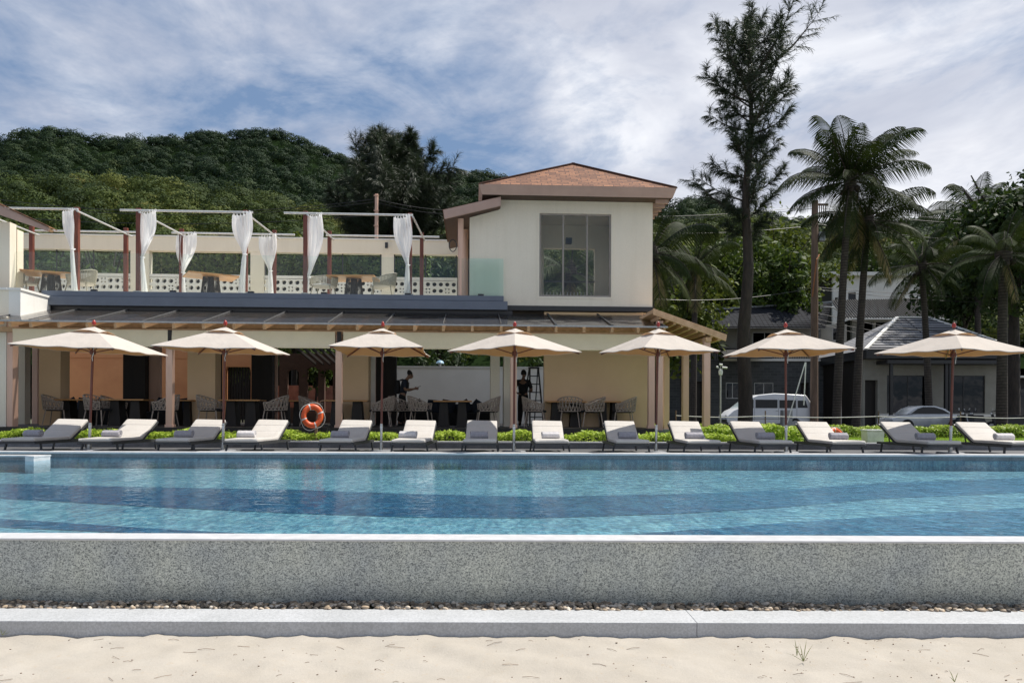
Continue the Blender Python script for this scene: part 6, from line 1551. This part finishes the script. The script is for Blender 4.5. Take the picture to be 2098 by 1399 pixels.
# poles ------------------------------------------------------------
def upole(px, D_, ytop, w_, label, arm=True, name='utility_pole', m='wood_post'):
    b_ = P(px, 866, D_); b_.z = .05; h = P(px, ytop, D_).z; t = empty(name, b_, 0, label, 'pole')
    MB().tube([(0, 0, -.3), (0, 0, h)], [w_*.5, w_*.40], 12).build('shaft', M[m], t, smooth=True)
    if arm:
        for i in range(5): MB().tube([(.12+i*.11, -.05, h-.15), (.12+i*.11, -.05, h-.9)], .025, 6).build('insulator_strap', M[m], t)
        MB().box((-.1, -.08, h-.25), (.7, .02, h-.15)).build('cross_arm', M[m], t); MB().box((.18, -.2, h-2.2), (.5, .1, h-1.7)).build('junction_box', M['grey_box'], t, bevel=.03)
        MB().tube([(.25, 0, h-2.9), (.02, -.2, h-3.2), (-.2, -.2, h-5.2)], .035, 6).build('conduit', pmat('rusty_metal', (.42, .16, .06), .8), t)
    return t, b_+Vector((0, 0, h))
tp1, top1 = upole(1668, 40, 414, .42, 'thick weathered brown utility pole in front of the dark building')
tp2, top2 = upole(770, 37, 400, .22, 'thin pale utility pole sticking up behind the roof terrace', False, m='post_pink')
sk = MB(); h2_ = top2.z-.05
for i in range(6): sk.bar((-.12, -.1, h2_-.1-i*.75), (.12, -.1, h2_-.1-i*.75), .05)
sk.build('step_irons', M['post_pink'], tp2)
# street lamp
b_ = P(1722, 866, 44); b_.z = .05; h = P(1722, 655, 44).z-.05
sl_ = empty('street_lamp', b_, 0, 'slim street lamp with curved arm between pole and palms', 'street lamp')
MB().tube([(0, 0, -.2), (0, 0, h), (-.12, 0, h+.5), (-.45, 0, h+.72), (-.7, 0, h+.74)], [.07, .05, .045, .04, .04], 8).build('pole', M['alu'], sl_, smooth=True); MB().box((-1.05, -.1, h+.70), (-.65, .1, h+.78)).build('lamp_head', M['alu'], sl_, bevel=.03)
# camera pole
b_ = P(1476, 866, 25.5); b_.z = .05; h = P(1476, 762, 25.5).z-.05
cp2 = empty('camera_pole', b_, 0, 'thin grey pole with a cluster of white cameras right of the porch', 'pole')
MB().tube([(0, 0, 0), (0, 0, h)], .028, 10).build('pole', M['alu'], cp2, smooth=True); MB().lathe([(0, -.12), (.06, -.1), (.075, 0), (.06, .08), (0, .1)], 14, (0, 0, h)).build('dome_camera', M['white_plastic'], cp2, smooth=True)
for dx, dz in ((-.16, .18), (0, .26), (.16, .16)): MB().tube([(0, 0, h+.05), (dx*.6, 0, h+dz)], .014, 6).build('arm', M['alu'], cp2); MB().tube([(dx*.6-.05, -.03, h+dz), (dx*1.0+.05, -.06, h+dz-.02)], .034, 10).build('camera', M['white_plastic'], cp2, smooth=True)
# rope fence
rf_ = empty('rope_fence', (5.6, 25.6, .06), 0, 'thin rope fence on slim posts beyond the hedge', 'fence')
fx = [P(p_, 866, 25.6).x-5.6 for p_ in (1385, 1568, 1800, 1968, 2150)]
for x_ in fx: MB().tube([(x_, 0, 0), (x_, 0, .92)], .022, 8).build('post', M['wood_post'], rf_)
rp = MB()
for a_, b2_ in zip(fx, fx[1:]):
    for h_r in (.74,): rp.tube([(a_+(b2_-a_)*k/12, -.03, h_r-.05*math.sin(math.pi*k/12)) for k in range(13)], .016, 6)
rp.build('rope', M['rope_white'], rf_)
# leaning white poles
b_ = P(1622, 866, 27); lpz = empty('tripod_poles', (b_.x, 27, .06), 0, 'pair of long white poles leaning together right of the sixth umbrella pole', 'poles')
for (a1, a2, b1, b2) in ((1613, 866, 1650, 742), (1647, 830, 1651, 742)):
    pa, pb = P(a1, a2, 27), P(b1, b2, 27); o_ = Vector((b_.x, 27, .06)); MB().tube([pa-o_, pb-o_], .022, 8).build('pole', M['white_plastic'], lpz)
b_ = P(1611, 866, 30); bxx = empty('electric_cabinet', (b_.x, 30, .06), 0, 'grey upright cabinet standing in front of the minivan', 'cabinet')
MB().box((-.2, -.15, 0), (.2, .15, .98)).build('case', M['grey_box'], bxx, bevel=.02); MB().box((-.17, -.158, .5), (.17, -.151, .93)).build('door', M['grey_box'], bxx, bevel=.002)
b_ = P(1792, 903, 18.6); wb = empty('storage_bin', (b_.x, 18.7, .095), 0, 'small white plastic bin with lid on the lawn', 'bin')
MB().prism([(-.20, -.16, 0), (.20, -.16, 0), (.22, -.17, .33), (-.22, -.17, .33)], (0, .34, 0)).build('tub', M['white_plastic'], wb, bevel=.02); MB().box((-.235, -.19, .331), (.235, .19, .37)).build('lid', M['white_plastic'], wb, bevel=.012)
# wires
def wire(p0, D0, p1, D1, sag, label, r=.014):
    a_, b_ = P(p0[0], p0[1], D0), P(p1[0], p1[1], D1); o = empty('power_line', a_, 0, label, 'cable', 'overhead cables'); pts = []
    for i in range(29): k = i/28; pts.append(a_.lerp(b_, k)+Vector((0, 0, -sag*4*k*(1-k)))-a_)
    MB().tube(pts, r, 5).build('strand', M['black_metal'], o)
W_ = [((-80, 398), 36, (770, 408), 37, .75, 'upper cable from the left edge to the thin pale pole'), ((-80, 408), 36, (770, 414), 37, .7, 'second cable from the left edge to the thin pale pole'), ((-80, 436), 36, (770, 440), 37, .5, 'lower cable crossing the forest left of the thin pale pole'),
      ((770, 408), 37, (1010, 430), 38, .25, 'upper cable from the thin pale pole to the tower'), ((770, 414), 37, (1010, 436), 38, .3, 'lower cable from the thin pale pole to the tower'),
      ((1340, 444), 39, (1668, 422), 40, .12, 'upper cable between tower and thick utility pole'), ((1340, 449), 39, (1668, 427), 40, .12, 'second cable between tower and thick utility pole'), ((1330, 478), 39, (1668, 462), 40, .15, 'third cable between tower and thick utility pole'),
      ((1668, 418), 40, (2150, 455), 41, .25, 'topmost cable right of the thick utility pole'), ((1668, 424), 40, (2150, 461), 41, .3, 'second cable right of the thick utility pole'), ((1668, 458), 40, (2150, 502), 41, .2, 'long cable crossing the palm crowns right of the thick pole'),
      ((1330, 612), 36, (1668, 589), 40, .3, 'low cable between porch roof and thick utility pole'), ((1668, 588), 40, (2150, 616), 38, .1, 'pale low cable right of the thick utility pole, above the tiled roofs'),
      ((1668, 592), 40, (2150, 622), 38, .2, 'dark low cable just under the pale one'), ((1668, 640), 40, (2150, 682), 38, .45, 'sagging cable across the hipped roof'), ((1668, 652), 40, (2150, 695), 38, .5, 'second sagging cable across the hipped roof'), ((1668, 660), 40, (2150, 706), 38, .6, 'lowest sagging cable across the hipped roof')]
for a_, D0, b_, D1, sg, lb in W_: wire(a_, D0, b_, D1, sg, lb)

# sand details: grass sprouts, twigs and specks
def sprout(px, py, D_, hs_, label):
    b_ = P(px, py, D_); t = empty('grass_sprout', (b_.x, D_, -.515), 0, label, 'plant'); mb = MB()
    for (dx, dy, h, w_) in hs_: 
        mb.add([(0, 0, 0), (.004, 0, 0), (dx*.5+.004, dy, h*.6), (dx*.5, dy, h*.6)], [(0, 1, 2, 3)]); mb.add([(dx*.5, dy, h*.6), (dx*.5+.004, dy, h*.6), (dx, dy*1.4, h)], [(0, 1, 2)])
    n_ = len(mb.f); me_o = mb.build('blades', pmat('dry_grass', (.30, .33, .12), .7), t, fix=False)
def sD(py): return F*(HC+.515)/(py-HY)
sprout(1645, 1352, sD(1352), [(-.05, .01, .09, 1), (.05, -.01, .10, 1), (.02, .0, .12, 1), (-.10, .0, .05, 1), (-.02, 0, .10, 1)], 'small clump of thin grass blades growing from the sand')
sprout(1632, 1340, sD(1340), [(-.005, .01, .09, 1), (.01, 0, .06, 1)], 'single upright grass blade left of the clump')
sprout(1955, 1395, sD(1393), [(-.02, .01, .06, 1), (.02, 0, .05, 1), (-.03, 0, .03, 1)], 'tiny grass sprout near the bottom right of the sand')
sprout(4, 1305, sD(1304), [(-.03, .01, .04, 1), (.03, 0, .035, 1), (.06, 0, .02, 1)], 'green tuft at the kerb near the left edge')
rg_ = random.Random(3); deb = MB()
def sandz(x, y): return -.52+mnoise.fractal(Vector((x*.9, y*1.3, 0)), .6, 2.1, 4)*.014+mnoise.fractal(Vector((x*4.5, y*6, 3)), .7, 2.0, 4)*.016+mnoise.noise(Vector((x*.5, 3, 1)))*.012
for i in range(230):
    y = rg_.uniform(3.5, 4.38); x = rg_.uniform(-3.2, 3.2) if rg_.random() < .5 else rg_.uniform(1.2, 3.2); s_ = rg_.uniform(.0015, .0045); z = sandz(x, y)+s_*.4
    deb.lathe([(0, s_*.8), (s_, s_*.3), (s_*.8, -s_*.5), (0, -s_*.8)], 6, (x, y, z), sx=rg_.uniform(.7, 1.8))
for i in range(60):
    y = rg_.uniform(3.5, 4.36); x = rg_.uniform(-3.2, 3.2); a_ = rg_.uniform(-.8, .8); L_ = rg_.uniform(.02, .10); z0_ = sandz(x, y)+.003
    deb.tube([(x, y, z0_), (x+math.cos(a_)*L_*.5, y+math.sin(a_)*L_*.5, sandz(x+math.cos(a_)*L_*.5, y+math.sin(a_)*L_*.5)+.006), (x+math.cos(a_)*L_, y+math.sin(a_)*L_, sandz(x+math.cos(a_)*L_, y+math.sin(a_)*L_)+.003)], .0011, 4)
tag(deb.build('sand_litter', M['wood_post']), 'scattered dark bits and dry twigs on the sand', 'litter', kind='stuff')
